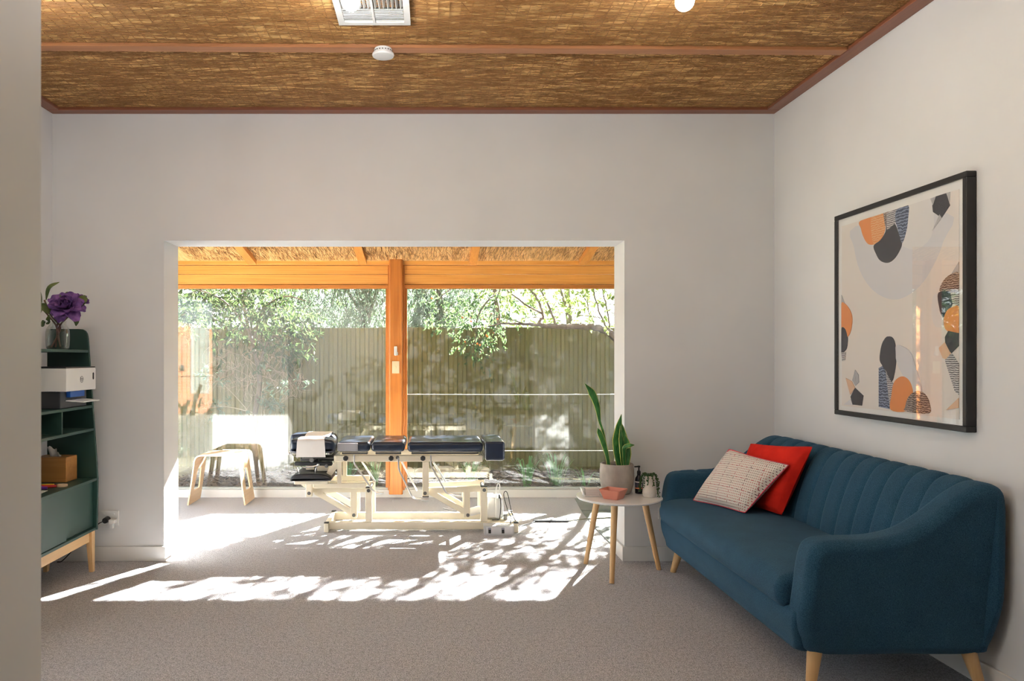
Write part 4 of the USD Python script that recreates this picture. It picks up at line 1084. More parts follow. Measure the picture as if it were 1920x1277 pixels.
for nm, col, (x0, y0), (x1, y1), z in (("yellow", (0.75, 0.52, 0.05), (-2.355, 4.40), (-2.235, 4.415), 0.0), ("red", (0.65, 0.03, 0.03), (-2.285, 4.355), (-2.205, 4.385), 0.0), ("blue", (0.03, 0.06, 0.45), (-2.355, 4.325), (-2.265, 4.335), 0.0),
                                       ("purple", (0.16, 0.03, 0.33), (-2.292, 4.305), (-2.225, 4.318), 0.0), ("orange", (0.75, 0.20, 0.04), (-2.34, 4.365), (-2.262, 4.375), 0.0)):
    mk = thing("marker", f"short {nm} marker lying on the cabinet top of the green unit", "marker", ((x0 + x1) / 2, (y0 + y1) / 2, 0.5855 + z), group=None)
    z0 = 0.5855 + 0.0088 + z
    mm = pbr(f"marker_{nm}", col, 0.4)
    d = np.array([x1 - x0, y1 - y0])
    obj("barrel", cyl((x0, y0, z0), (x0 + d[0] * 0.62, y0 + d[1] * 0.62, z0), 0.0085, 14), mm, mk)
    obj("lid", cyl((x0 + d[0] * 0.62, y0 + d[1] * 0.62, z0), (x1, y1, z0), 0.0088, 14, 0.0078), mm, mk)
wr = thing("wooden_ring", "small pale wooden ring beside the coloured markers on the green unit", "ring", (-2.185, 4.41, 0.5855))
obj("ring", lathe([(0.020, 0.0), (0.030, 0.0), (0.031, 0.006), (0.030, 0.012), (0.020, 0.012), (0.020, 0.0)], (-2.190, 4.42, 0.5857), 28), PLY_EDGE, wr)
obj("paper_sheet", rprism([(-2.40, 4.16), (-2.19, 4.18), (-2.20, 4.275), (-2.41, 4.26)], 0.002, 0, at=0.5857), PAPER, label="white paper sheet at the front of the green unit's cabinet top", cat="paper", smooth=False)

# ---------------------------------------------------------------- treatment table
mt = thing("massage_table", "cream framed treatment table with navy padded sections in the garden room", "treatment table", (-0.1, 5.98, 0))
F0, F1, R0, R1 = 5.78, 5.83, 6.13, 6.18


def X(px, d=5.78):
    return (px - 810) / 1400 * d


def Z(py, d=5.78):
    return 1.35 - (py - 670) / 1400 * d


def cbox(*a, r=0.004):
    return rbox(*a, r, 1)


for y0, y1 in ((F0, F1), (R0, R1)):
    obj("base_bar", cbox(X(614), X(966), y0, y1, 0.016, 0.074), CREAM_METAL, mt, smooth=False)
for x in (-0.814, 0.648):
    obj("cross_foot", cbox(x - 0.017, x + 0.017, 5.745, 6.215, 0.0, 0.072), CREAM_METAL, mt, smooth=False)
    for y in (5.765, 6.195):
        obj("foot_cap", cbox(x - 0.018, x + 0.018, y - 0.021, y + 0.021, 0.071, 0.078, r=0.002), BLACK, mt, smooth=False)
for x0, x1, zt in ((-0.516, -0.467, 0.338), (0.376, 0.429, 0.347)):
    for y0, y1 in ((F0, F1), (R0, R1)):
        obj("pillar", cbox(x0, x1, y0, y1, 0.074, zt), CREAM_METAL, mt, smooth=False)
        obj("pillar_cap", cbox(x0 + 0.001, x1 - 0.001, y0 + 0.001, y1 - 0.001, zt - 0.001, zt + 0.005, r=0.001), BLACK, mt, smooth=False)
    obj("pivot_bar", cyl(((x0 + x1) / 2, F0 + 0.01, zt - 0.026), ((x0 + x1) / 2, R1 - 0.01, zt - 0.026), 0.012, 14), STEEL_DARK, mt)


def bolt(px, py, y=F0, r=0.0135):
    c = np.array([X(px), y, Z(py)])
    obj("bolt", [cyl(c + [0, 0.004, 0], c - [0, 0.004, 0], r, 18), cyl(c - [0, 0.003, 0], c - [0, 0.010, 0], r * 0.6, 6)], STEEL_DARK, mt)


for A, Bp, C, post in (((579, 922), (691, 920), (662, 968), (655, 668)), ((797, 923), (908, 919), (878, 968), (870, 882))):
    for y in (F1 + 0.008, R0 - 0.048):
        yc = y + 0.02
        a_, b_, c_ = (np.array([X(q[0]), yc, Z(q[1])]) for q in (A, Bp, C))
        obj("lever_bar", bar(a_, b_, 0.04, 0.042), CREAM_METAL, mt, smooth=False)
        obj("lever_post", cbox(X(post[0]), X(post[1]), y + 0.002, y + 0.038, Z(974), Z(917)), CREAM_METAL, mt, smooth=False)
        obj("lever_brace", bar(a_ + [0.04, 0, -0.012], c_ + [-0.01, 0, 0.01], 0.031, 0.042), CREAM_METAL, mt, smooth=False)
for q in ((691, 920), (908, 919), (579.5, 925), (797, 925)):
    bolt(*q)
bolt(662, 969, F1 + 0.006)
bolt(878, 969, F1 + 0.006)
# upper frame
for y0, y1 in ((F0, F0 + 0.045), (R1 - 0.045, R1)):
    obj("top_beam", cbox(X(626), X(905), y0, y1, 0.541, 0.590), CREAM_METAL, mt, smooth=False)
    obj("drop_leg", cbox(X(792), X(804), y0, y1, Z(931), 0.541), CREAM_METAL, mt, smooth=False)
    obj("drop_leg_cap", cbox(X(792), X(804), y0, y1, Z(932.5), Z(931), r=0.001), BLACK, mt, smooth=False)
    obj("end_post", cbox(X(632), X(640), y0, y1, Z(907), 0.541), CREAM_METAL, mt, smooth=False)
    obj("end_strut", bar((X(640), (y0 + y1) / 2, 0.575), (X(616), (y0 + y1) / 2, Z(890)), 0.04, 0.045), CREAM_METAL, mt, smooth=False)
    obj("lower_rail", cbox(X(588), X(686), y0 + 0.002, y1 - 0.002, Z(916), Z(906)), CREAM_METAL, mt, smooth=False)
    obj("end_bracket", cbox(X(573), X(585), y0 - 0.003, y1, Z(932), Z(904)), CREAM_METAL, mt, smooth=False)
obj("end_plate", [cbox(X(626), X(634), F0 + 0.045, R1 - 0.045, 0.545, 0.588), cbox(X(898), X(905), F0 + 0.045, R1 - 0.045, 0.545, 0.588), cbox(X(590), X(597), F0 + 0.045, R1 - 0.045, Z(915), Z(907))], CREAM_METAL, mt, smooth=False)
obj("side_gusset", rprism([(X(585), Z(905)), (X(573), Z(905)), (X(560), Z(907)), (X(573), Z(916))], 0.012, 0, axes=(0, 2, 1), at=F0 + 0.01), CREAM_METAL, mt, smooth=False)
bolt(612, 874, F0)
bolt(565, 907, F0 + 0.006, 0.009)
# knee pad
obj("knee_plate", cbox(X(553), X(616), 5.74, 6.10, Z(907), Z(900)), CREAM_METAL, mt, smooth=False)
kp = [(X(546), Z(899.5)), (X(546), Z(896)), (X(551), Z(890)), (X(560), Z(887)), (X(584), Z(886)), (X(606), Z(887)), (X(617), Z(890)), (X(623.5), Z(894)), (X(623), Z(898)), (X(614), Z(900)), (X(556), Z(900.5))]
obj("knee_pad", rprism(spline(kp, 4, True), 0.40, 0.018, 4, (0, 2, 1), 5.71), BLACK_VINYL, mt, label="black padded knee rest", smooth=60)
# head section
for y0, y1, x0, x1 in ((5.70, 5.90, X(543, 5.7), X(629, 5.7)), (6.07, 6.27, X(548, 6.17), X(632, 6.17))):
    hp_ = spline([(x0 + 0.012, 0.622), (x0, 0.65), (x0 + 0.002, 0.70), (x0 + 0.03, 0.722), ((x0 + x1) / 2, 0.726), (x1 - 0.05, 0.722), (x1 - 0.012, 0.70), (x1, 0.665), (x1 - 0.008, 0.630), (x1 - 0.03, 0.618), ((x0 + x1) / 2, 0.615)], 4, True)
    obj("head_pad", rprism(hp_, y1 - y0, 0.028, 4, (0, 2, 1), y0), NAVY_VINYL, mt, smooth=60)
obj("head_rail", cbox(X(550), X(622), 5.82, 5.86, Z(875), Z(868)), BLACK, mt, smooth=False)
obj("head_rail", cbox(X(550), X(622), 6.08, 6.12, Z(875), Z(868)), BLACK, mt, smooth=False)
obj("head_plate", cbox(X(560), X(623), 5.75, 6.20, 0.598, 0.612), STEEL_DARK, mt, smooth=False)
obj("head_plate", cbox(X(566), X(630), 5.80, 6.16, 0.560, 0.572), STEEL_DARK, mt, smooth=False)
obj("head_post", cbox(X(583), X(592), 5.90, 5.95, Z(905), 0.60), BLACK, mt, smooth=False)
obj("head_carriage", [cbox(X(570), X(586), 5.86, 6.1, Z(884), Z(875)), cbox(X(592), X(614), 5.84, 6.12, Z(886), Z(874))], CREAM_METAL, mt, smooth=False)
obj("head_pivot", cyl((X(585), 5.76, Z(862)), (X(585), 6.14, Z(862)), 0.018, 16), STEEL_DARK, mt)
obj("clamp_lever", tube(spline([(X(569), 5.76, Z(876)), (X(582), 5.755, Z(875)), (X(594), 5.76, Z(872.5)), (X(597), 5.77, Z(871))], 4), 0.006, 8), CHROME, mt)
obj("clamp_lever", tube(spline([(X(559), 5.77, Z(876)), (X(561), 5.76, Z(881)), (X(562), 5.765, Z(886))], 4), 0.006, 8), CHROME, mt)
obj("clamp_lever", tube(spline([(X(597), 5.77, Z(871)), (X(593), 5.76, Z(878)), (X(592), 5.765, Z(886))], 4), 0.005, 8), CHROME, mt)
obj("clamp_knob", [ball((X(597), 5.765, Z(871)), 0.011, 2), ball((X(543.5), 5.74, Z(849)), 0.010, 2)], CHROME, mt)
obj("pad_bracket", [cbox(X(546), X(551), 5.74, 5.76, Z(852), Z(847)), cbox(X(552), X(557), 5.73, 5.75, Z(851), Z(846.5)), cbox(X(613), X(619), 5.73, 5.76, Z(852), Z(846.5)), bar((X(553), 5.75, Z(853)), (X(560), 5.75, Z(858)), 0.012, 0.008)], CHROME, mt, smooth=False)


def pad(x0, x1, zb, zt, y0=5.735, y1=6.255, r=0.028):
    P = rbox(x0, x1, y0, y1, zb, zt, r, 5)
    return P


for x0, x1, zb in ((-0.732, -0.478, 0.622), (-0.468, -0.210, 0.622), (-0.190, 0.393, 0.620)):
    obj("pad", pad(x0, x1, zb, 0.698), NAVY_VINYL, mt, label="navy padded section", smooth=40)
obj("foot_pad", pad(0.404, 0.560, 0.556, 0.705, 5.72, 6.255, 0.022), NAVY_VINYL, mt, label="deeper navy foot section", smooth=40)
obj("pad_guard", rbox(X(632, 5.73), X(671, 5.73), 5.729, 5.745, Z(846, 5.73), Z(831, 5.73), 0.006, 2), pbr("grey_vinyl", (0.30, 0.30, 0.32), 0.45), mt, label="grey vinyl guard strip")
for x0, x1 in ((-0.70, -0.50), (-0.44, -0.24), (-0.16, 0.36)):
    obj("pad_rail", [cbox(x0, x1, 5.80, 5.83, 0.596, 0.612), cbox(x0, x1, 6.15, 6.18, 0.596, 0.612)], STEEL_DARK, mt, smooth=False)
    obj("pad_board", cbox(x0 + 0.005, x1 - 0.005, 5.79, 6.2, 0.612, 0.624), CREAM_METAL, mt, smooth=False)
for px in (648.5, 733.5, 793):
    c = np.array([X(px), F0, Z(859)])
    pts = np.array([(c[0] + (0.0208 if k % 2 else 0.0178) * math.cos(k * math.pi / 8), c[2] + (0.0208 if k % 2 else 0.0178) * math.sin(k * math.pi / 8)) for k in range(16)])
    obj("knob", rprism(pts, 0.024, 0.004, 2, (0, 2, 1), F0 - 0.024), BLACK, mt, label="black lobed clamping knob")
bolt(745.5, 858, F0, 0.014)


def bent(pts, r=0.02, n=4):
    """A polyline with its corners rounded."""
    p = [np.asarray(q, float) for q in pts]
    out = [p[0]]
    for a0, b0, c0 in zip(p[:-2], p[1:-1], p[2:]):
        u, w = (a0 - b0), (c0 - b0)
        k = min(r, np.linalg.norm(u) * 0.45, np.linalg.norm(w) * 0.45)
        u, w = u / np.linalg.norm(u) * k, w / np.linalg.norm(w) * k
        out += [b0 + u * (1 - t) ** 2 + w * t ** 2 for t in np.linspace(0, 1, n + 1)]
    return np.array(out + [p[-1]])


for rod, tie in ((((664, 853), (664, 869), (700, 921), (713, 925)), ((679, 866), (703, 903))), (((747, 858), (747.5, 880), (774, 934), (798, 937)), ((753, 866), (782, 920))), (((807.5, 853), (808, 873), (837, 925), (859, 927.5)), ((812, 866), (838, 908)))):
    y = 5.745
    obj("pedal_rod", tube(bent([(X(a_, y), y, Z(b_, y)) for a_, b_ in rod]), 0.0066, 8), CHROME, mt)
    e0 = rod[-1]
    obj("pedal_grip", cyl((X(e0[0] - 8, y), y, Z(e0[1] - 0.5, y)), (X(e0[0] + 6, y), y, Z(e0[1], y)), 0.0085, 12), CHROME, mt)
    obj("tie_rod", tube([(X(a_, 6.1), 6.1, Z(b_, 6.1)) for a_, b_ in tie], 0.0080, 8), CHROME, mt)
obj("motor_tray", cbox(0.43, 0.64, 5.83, 6.13, 0.055, 0.072), CREAM_METAL, mt, smooth=False)
obj("motor", [rbox(0.430, 0.500, 5.86, 6.06, 0.085, 0.252, 0.014, 3), rbox(0.492, 0.560, 5.845, 6.05, 0.085, 0.247, 0.02, 4)], WHITE_PL, mt, label="white lift motor housing")
obj("motor_bolt", [cbox(0.565, 0.590, 5.85, 5.90, 0.074, 0.12, r=0.002)], STEEL_DARK, mt, smooth=False)
obj("actuator", cyl((0.30, 5.98, 0.11), (0.43, 5.98, 0.14), 0.032, 18), WHITE_PL, mt)
obj("stop_lever", bar((0.09, 6.10, 0.115), (0.20, 6.06, 0.098), 0.010, 0.008), STEEL_DARK, mt, smooth=False)
obj("motor_cable", tube(spline([(0.505, 5.86, 0.235), (0.502, 5.855, 0.30), (0.512, 5.85, 0.352), (0.525, 5.85, 0.36), (0.532, 5.85, 0.33), (0.522, 5.85, 0.28), (0.528, 5.845, 0.25)], 6), 0.0042, 8), WHITE_PL, mt)
obj("motor_plug", cyl((0.527, 5.845, 0.246), (0.526, 5.845, 0.275), 0.007, 10, 0.004), BLACK, mt)
obj("motor_cable", tube(spline([(0.535, 5.838, 0.25), (0.537, 5.835, 0.18), (0.530, 5.82, 0.11), (0.52, 5.82, 0.085), (0.47, 5.835, 0.078)], 6), 0.0032, 8), BLACK, mt)
fp = thing("foot_control", "grey foot control box with two dark switches beside the treatment table", "foot control", (0.51, 5.71, 0))
obj("box", hull([(x, y, z) for x in (0.396, 0.624) for y, z in ((5.655, 0.0), (5.742, 0.0), (5.742, 0.074), (5.668, 0.068))]), GREY_PL, fp, smooth=False)
obj("front_panel", hull([(x, y, z) for x in (0.410, 0.612) for y, z in ((5.6555, 0.012), (5.6535, 0.012), (5.6648, 0.060), (5.6668, 0.060))]), pbr("panel_silver", (0.66, 0.66, 0.69), 0.35), fp, smooth=False)
for x in (0.427, 0.528):
    obj("rocker", hull([(xx, y, z) for xx in (x, x + 0.020) for y, z in ((5.655, 0.018), (5.650, 0.018), (5.661, 0.056), (5.666, 0.056))]), BLACK, fp, smooth=False)
    obj("rocker_light", hull([(xx, y, z) for xx in (x + 0.002, x + 0.018) for y, z in ((5.652, 0.045), (5.6565, 0.045), (5.6605, 0.054), (5.657, 0.054))]), pbr(f"switch_grey_{int(x*1000)}", (0.30, 0.30, 0.42), 0.4), fp, smooth=False)
obj("cable", tube(spline([(0.60, 5.735, 0.07), (0.606, 5.73, 0.12), (0.585, 5.77, 0.17), (0.56, 5.82, 0.27), (0.575, 5.85, 0.30), (0.595, 5.85, 0.27), (0.625, 5.82, 0.13), (0.68, 5.85, 0.03), (0.73, 5.98, 0.005), (0.86, 6.13, 0.005)], 7), 0.003, 7), BLACK, fp)
obj("cable_cover", rbox(0.83, 1.125, 6.115, 6.155, 0.0, 0.014, 0.005, 2), BLACK, label="flat black cable cover lying on the carpet right of the table", cat="cable cover")
obj("power_cable", tube(spline([(1.12, 6.14, 0.005), (1.30, 6.19, 0.012), (1.6, 6.25, 0.012), (2.0, 6.22, 0.012), (2.6, 6.3, 0.012)], 8), 0.0055, 8), pbr("cable_olive", (0.16, 0.15, 0.09), 0.5), label="thin cable running from the cover across the slate tiles", cat="cable")
# paper strip over the head pads
ps = [(5.688, 0.588), (5.690, 0.65), (5.692, 0.705), (5.705, 0.724), (5.74, 0.731), (5.80, 0.732), (5.86, 0.730), (5.90, 0.722), (5.95, 0.716), (6.02, 0.716), (6.07, 0.722), (6.12, 0.730), (6.18, 0.731), (6.24, 0.729), (6.275, 0.718), (6.283, 0.66)]
pp = spline(ps, 4)
k = np.linspace(0, 1, len(pp))
P = np.stack([np.column_stack([np.full(len(pp), 0.0) + xc + sgn * (hw + 0.012 * np.clip(0.2 - k, 0, 1) * 5), pp[:, 0] + e, pp[:, 1] + e]) for sgn, e, xc, hw in ((-1, 0, -0.925, 0.100), (1, 0, -0.925, 0.102), (1, 0.0012, -0.925, 0.102), (-1, 0.0012, -0.925, 0.100), (-1, 0, -0.925, 0.100))], 1)
obj("paper_strip", grid(P), PAPER, label="white paper strip draped over the head pads of the treatment table", cat="paper strip", smooth=40)

# ---------------------------------------------------------------- garden
rg = np.random.default_rng(21)


def leaves(P, D, N, L, Wd):
    """Folded diamond leaves: base points, directions, upward normals, lengths and half widths."""
    D = D / np.linalg.norm(D, axis=1, keepdims=True)
    S = np.cross(D, N)
    S /= np.maximum(np.linalg.norm(S, axis=1, keepdims=True), 1e-6)
    U = np.cross(S, D)
    L, Wd = np.asarray(L)[:, None], np.asarray(Wd)[:, None]
    m = P + D * L * 0.45 - U * L * 0.03
    v = np.stack([P, m + S * Wd + U * Wd * 0.45, P + D * L - U * L * 0.10, m - S * Wd + U * Wd * 0.45], 1).reshape(-1, 3)
    f = np.array([(0, 1, 2), (0, 2, 3)])
    n = len(P)
    return trimesh.Trimesh(v, (np.arange(n)[:, None, None] * 4 + f).reshape(-1, 3), process=False)


def twig_leaves(starts, dirs, length, per, L, Wd, rng, gravity=0.0, spread=0.9):
    """Leaves along curved twigs; returns the leaf mesh and the twig lines."""
    P, D, lines = [], [], []
    for s, d in zip(starts, dirs):
        d = d / np.linalg.norm(d)
        ln = length * rng.uniform(0.6, 1.2)
        k = np.linspace(0, 1, 6)
        line = s + np.outer(k * ln, d) + np.outer(k * k * ln * gravity, [0, 0, -1.0]) + np.cumsum(rng.normal(0, 0.012, (6, 3)), 0) * ln
        lines.append(line)
        n = max(3, int(per * ln))
        t = rng.uniform(0.1, 1.0, n)
        pts = np.stack([np.interp(t, k, line[:, c]) for c in range(3)], 1)
        tan = line[-1] - line[0]
        tan /= np.linalg.norm(tan)
        o = rng.normal(0, 1, (n, 3))
        P.append(pts)
        D.append(tan * 0.7 + o * spread * 0.6 + [0, 0, -0.25 * gravity])
    P, D = np.vstack(P), np.vstack(D)
    n = len(P)
    N = np.column_stack([rng.normal(0, 0.5, n), rng.normal(0, 0.5, n), np.ones(n)])
    sc = rng.uniform(0.65, 1.2, n)
    return leaves(P, D, N, L * sc, Wd * sc), lines


def thin(lines, r0, r1, n=4):
    return [tube(l, np.linspace(r0, r1, len(l)), n, caps=False) for l in lines]


BARK = pbr("bark", (0.065, 0.052, 0.043), 0.9, (0.13, 0.105, 0.088), (30, 30, 8), bump=(60.0, 0.4, 0.006))
LF = {"citrus": leaf_mat("leaf_citrus", (0.018, 0.055, 0.024), (0.07, 0.125, 0.05), (0.13, 0.23, 0.075), 0.33),
      "yellow": leaf_mat("leaf_yellow_green", (0.10, 0.16, 0.04), (0.22, 0.26, 0.08), (0.33, 0.42, 0.12), 0.43),
      "pepper": leaf_mat("leaf_pepper", (0.055, 0.09, 0.06), (0.16, 0.21, 0.15), (0.15, 0.22, 0.14), 0.36),
      "conifer": leaf_mat("leaf_conifer", (0.05, 0.085, 0.06), (0.13, 0.18, 0.135), (0.13, 0.19, 0.12), 0.33),
      "broad": leaf_mat("leaf_broad", (0.014, 0.034, 0.017), (0.05, 0.085, 0.038), (0.10, 0.165, 0.05), 0.26, rough=0.28),
      "strap": leaf_mat("leaf_strap", (0.07, 0.19, 0.075), (0.17, 0.31, 0.14), (0.26, 0.46, 0.16), 0.4),
      "dark": leaf_mat("leaf_dark", (0.03, 0.075, 0.03), (0.075, 0.14, 0.05), (0.16, 0.26, 0.06), 0.3)}

# ground, mulch
gx, gy = np.linspace(-2.9, 4.5, 120), np.linspace(WY + 0.12, 9.45, 50)
GX, GY = np.meshgrid(gx, gy, indexing="ij")
GP = np.stack([GX, GY, -0.02 - 0.02 * (GY - 7.3)], -1)
GP[..., 2] += 0.05 * (meshkit.fbm(GP * [5, 5, 0], 3) - 0.5)
obj("garden_bed", grid(GP), pbr("bed_soil", (0.055, 0.038, 0.028), 0.95, (0.13, 0.095, 0.07), (40, 40, 40), bump=(50.0, 0.6, 0.02)), label="brown garden bed between the windows and the fence", cat="garden bed", smooth=60, **st)
obj("ground", box(-30, 30, 9.45, 60, -0.4, -0.15), pbr("outer_ground", (0.16, 0.16, 0.09), 0.95, (0.24, 0.21, 0.13), (2, 2, 2)), label="ground beyond the fence", cat="ground", smooth=False, **st)
obj("ground", box(-30, -2.9, -12, 9.45, -0.4, -0.02), pbr("side_ground", (0.20, 0.17, 0.11), 0.95, (0.30, 0.26, 0.17), (3, 3, 3)), label="ground at the left side of the house", cat="ground", smooth=False, **st)


def gz(x, y):
    return -0.02 - 0.02 * (y - 7.3)


n = 5200
cx, cy = rg.uniform(-2.85, 2.3, n), WY + 0.16 + (9.2 - WY - 0.16) * rg.random(n) ** 1.3
Lc, Wc = rg.uniform(0.025, 0.085, n), rg.uniform(0.006, 0.016, n)
an = rg.uniform(0, 2 * math.pi, n)
D = np.column_stack([np.cos(an), np.sin(an), rg.normal(0, 0.28, n)])
Nn = np.column_stack([rg.normal(0, 0.6, n), rg.normal(0, 0.6, n), np.ones(n)])
obj("mulch", leaves(np.column_stack([cx, cy, gz(cx, cy) + rg.uniform(0.0, 0.045, n)]), D, Nn, Lc, Wc), leaf_mat("bark_chip", (0.05, 0.033, 0.026), (0.24, 0.185, 0.15), (0.2, 0.15, 0.1), 0.05), label="brown bark mulch and dry leaves covering the garden bed", cat="mulch", kind="stuff", smooth=False)

# corrugated fence
FENCE = pbr("olive_fence_steel", (0.070, 0.063, 0.012), 0.42, (0.085, 0.077, 0.017), (3, 3, 0.6))
fe = thing("fence", "olive brown corrugated metal fence behind the garden bed", "fence", (0, 9.3, -0.12))
rib = [(0, 0), (0.042, 0), (0.058, 0.018), (0.092, 0.018), (0.108, 0)]
for i in range(13):
    x0 = -4.55 + i * 0.776
    top = 1.715 + 0.008 * (i % 2)
    prof_f = []
    for k in range(7):
        prof_f += [(x0 + 0.112 * k + a, 9.3 + 0.003 * (i % 2) - b) for a, b in rib]
    prof_f = np.array(prof_f)
    back = prof_f[::-1] + [0, 0.0015]
    obj("fence_panel", rprism(np.vstack([prof_f, back]), top + 0.14, 0, at=-0.14), FENCE, fe, smooth=False)
obj("fence_rail", [box(-4.6, 5.6, 9.325, 9.36, z, z + 0.06) for z in (0.3, 1.3)], FENCE, fe, smooth=False)
for z in (0.985, 0.43):
    wv = thing("trellis_wire", "white wire strung outside the right window, " + ("upper of the two" if z > 0.6 else "lower of the two"), "wire", (0.7, 7.36, z))
    obj("wire", tube([(PX1, 7.355, z), (0.9, 7.355, z - 0.002), (2.75, 7.355, z + 0.002)], 0.0036, 7), WHITE_PL, wv)
    obj("hook", [bar((x, 7.31, z), (x, 7.362, z), 0.012, 0.006) for x in (PX1 + 0.005, 2.74)], STEEL_DARK, wv, smooth=False)

# strappy plants
labels = ["strappy green plant in the bed behind the left part of the treatment table", "strappy plant with one arching leaf behind the chrome pedal rods", "strappy green plant behind the right part of the treatment table",
          "full strappy green plant right of the treatment table, the left one of two", "full strappy green plant left of the side table, the right one of two", "small sparse strappy plant behind the side table's card holder", "pale strappy plant beyond the head end of the treatment table"]
for lab, (x, y, h, nb, sp) in zip(labels, ((-0.91, 8.15, 0.24, 13, 0.10), (-0.60, 8.1, 0.27, 14, 0.12), (0.43, 8.1, 0.25, 20, 0.12), (1.02, 7.95, 0.30, 26, 0.13), (1.33, 7.98, 0.33, 26, 0.14), (1.64, 7.95, 0.20, 8, 0.10), (-1.30, 8.0, 0.25, 16, 0.16))):
    s = thing("strappy_plant", lab, "plant", (x, y, gz(x, y)))
    for k in range(nb):
        a = rg.uniform(0, 2 * math.pi)
        o = np.array([math.cos(a), math.sin(a), 0])
        hh, rr = h * rg.uniform(0.65, 1.1), sp * rg.uniform(0.3, 1.3)
        b = np.array([x, y, gz(x, y)]) + o * sp * 0.45 * rg.random()
        p = spline([b, b + o * rr * 0.25 + [0, 0, hh * 0.55], b + o * rr * 0.8 + [0, 0, hh], b + o * rr * rg.uniform(1.0, 1.9) + [0, 0, hh * rg.uniform(0.7, 1.08)]], 3)
        t = np.gradient(p, axis=0)
        sd = np.cross(t, o + [0, 0, 0.3])
        sd /= np.linalg.norm(sd, axis=1, keepdims=True)
        w = 0.0085 * np.interp(np.linspace(0, 1, len(p)), [0, 0.5, 1], [0.9, 1, 0.05])[:, None]
        obj("leaf", grid(np.stack([p - sd * w, p + o * 0.002, p + sd * w], 1)), LF["strap"], s, smooth=60)

# edging stones
ST_ = pbr("sandstone", (0.26, 0.225, 0.165), 0.9, (0.38, 0.33, 0.26), (6, 6, 6), bump=(20.0, 0.5, 0.01))
stone_lab = ['next to the timber post', 'second from the post in the back row', 'third from the post in the back row', 'fourth from the post in the back row', 'farthest from the post', 'left one of the two in front', 'right one of the two in front']
spots = [(-0.33, 8.75, 0.15), (-0.08, 8.72, 0.14), (0.12, 8.78, 0.17), (0.34, 8.74, 0.13), (0.55, 8.8, 0.15), (0.02, 8.5, 0.12), (0.30, 8.46, 0.13)]
for i, (x, y, r) in enumerate(spots):
    b = trimesh.creation.icosphere(2, 1.0)
    v = np.sign(b.vertices) * np.abs(b.vertices) ** 0.6 * [r * 0.85, r * 0.6, r * 0.42]
    v *= 1 + 0.18 * (meshkit.noise(b.vertices * 2.0 + i * 7.0)[:, None] - 0.5)
    obj("edging_stone", trimesh.Trimesh(v + [x, y, gz(x, y) + r * 0.3], b.faces, process=False), ST_, label="pale sandstone edging block behind the treatment table, " + stone_lab[i], cat="stone", group="sandstone blocks in the garden bed", smooth=30)

# shrub with big leaves at the left, hanging over the fence
ls_ = thing("tree", "broad leaved dark green tree hanging over the left end of the fence", "tree", (-2.25, 8.75, -0.05))
trunk = spline([(-2.05, 8.8, -0.06), (-2.10, 8.78, 0.5), (-2.02, 8.75, 1.1), (-2.12, 8.72, 1.6), (-2.25, 8.7, 2.3), (-2.3, 8.7, 3.0)], 5)
obj("trunk", tube(trunk, np.linspace(0.035, 0.016, len(trunk)), 8), BARK, ls_)
brs = [spline([(-2.1, 8.73, 1.5), (-1.95, 8.65, 1.9), (-1.7, 8.6, 2.05), (-1.45, 8.6, 2.0)], 5), spline([(-2.1, 8.72, 1.6), (-2.4, 8.6, 2.0), (-2.9, 8.6, 2.2)], 5), spline([(-2.05, 8.75, 1.2), (-1.9, 8.7, 1.55), (-1.75, 8.65, 1.6)], 5), spline([(-2.2, 8.7, 2.1), (-1.9, 8.7, 2.5), (-1.6, 8.8, 2.7)], 5)]
for b in brs:
    obj("branch", tube(b, np.linspace(0.015, 0.006, len(b)), 7), BARK, ls_)
S, Dd = [], []
for c, r, k in (((-2.75, 8.7, 2.05), (0.55, 0.4, 0.38), 85), ((-2.0, 8.7, 2.1), (0.50, 0.35, 0.36), 80), ((-1.60, 8.65, 1.85), (0.30, 0.25, 0.28), 46), ((-1.75, 8.62, 1.52), (0.20, 0.15, 0.20), 40), ((-2.45, 8.7, 1.75), (0.45, 0.3, 0.22), 36), ((-3.4, 8.8, 2.2), (0.5, 0.4, 0.5), 45)):
    o = rg.normal(0, 0.5, (k, 3))
    S.append(np.array(c) + o * r)
    Dd.append(o * [1, 1, 0.7] + rg.normal(0, 0.4, (k, 3)) + [0, 0, 0.1])
m, lines = twig_leaves(np.vstack(S), np.vstack(Dd), 0.24, 52, 0.085, 0.016, rg, 0.3)
obj("twigs", thin(lines, 0.003, 0.0012), BARK, ls_, kind="stuff", smooth=False)
obj("foliage", m, LF["broad"], ls_, kind="stuff", smooth=False)
# dry vine tangle on the fence under it
dv = []
for k in range(150):
    s0 = np.array([rg.uniform(-2.65, -1.55), rg.uniform(9.05, 9.24), rg.uniform(1.05, 1.72)])
    dv.append(spline(s0 + np.vstack([[0, 0, 0], np.cumsum(rg.normal(0, 0.06, (4, 3)) * [1.2, 0.35, 1.0] + [0, 0, -0.055], 0)]), 3))
obj("dry_vine", thin(dv, 0.003, 0.0015, 4), pbr("dry_vine", (0.20, 0.14, 0.11), 0.9, (0.32, 0.25, 0.20), (20, 20, 20)), label="tangle of dry brown vine hanging on the left part of the fence", cat="dry vine", kind="stuff", smooth=False)

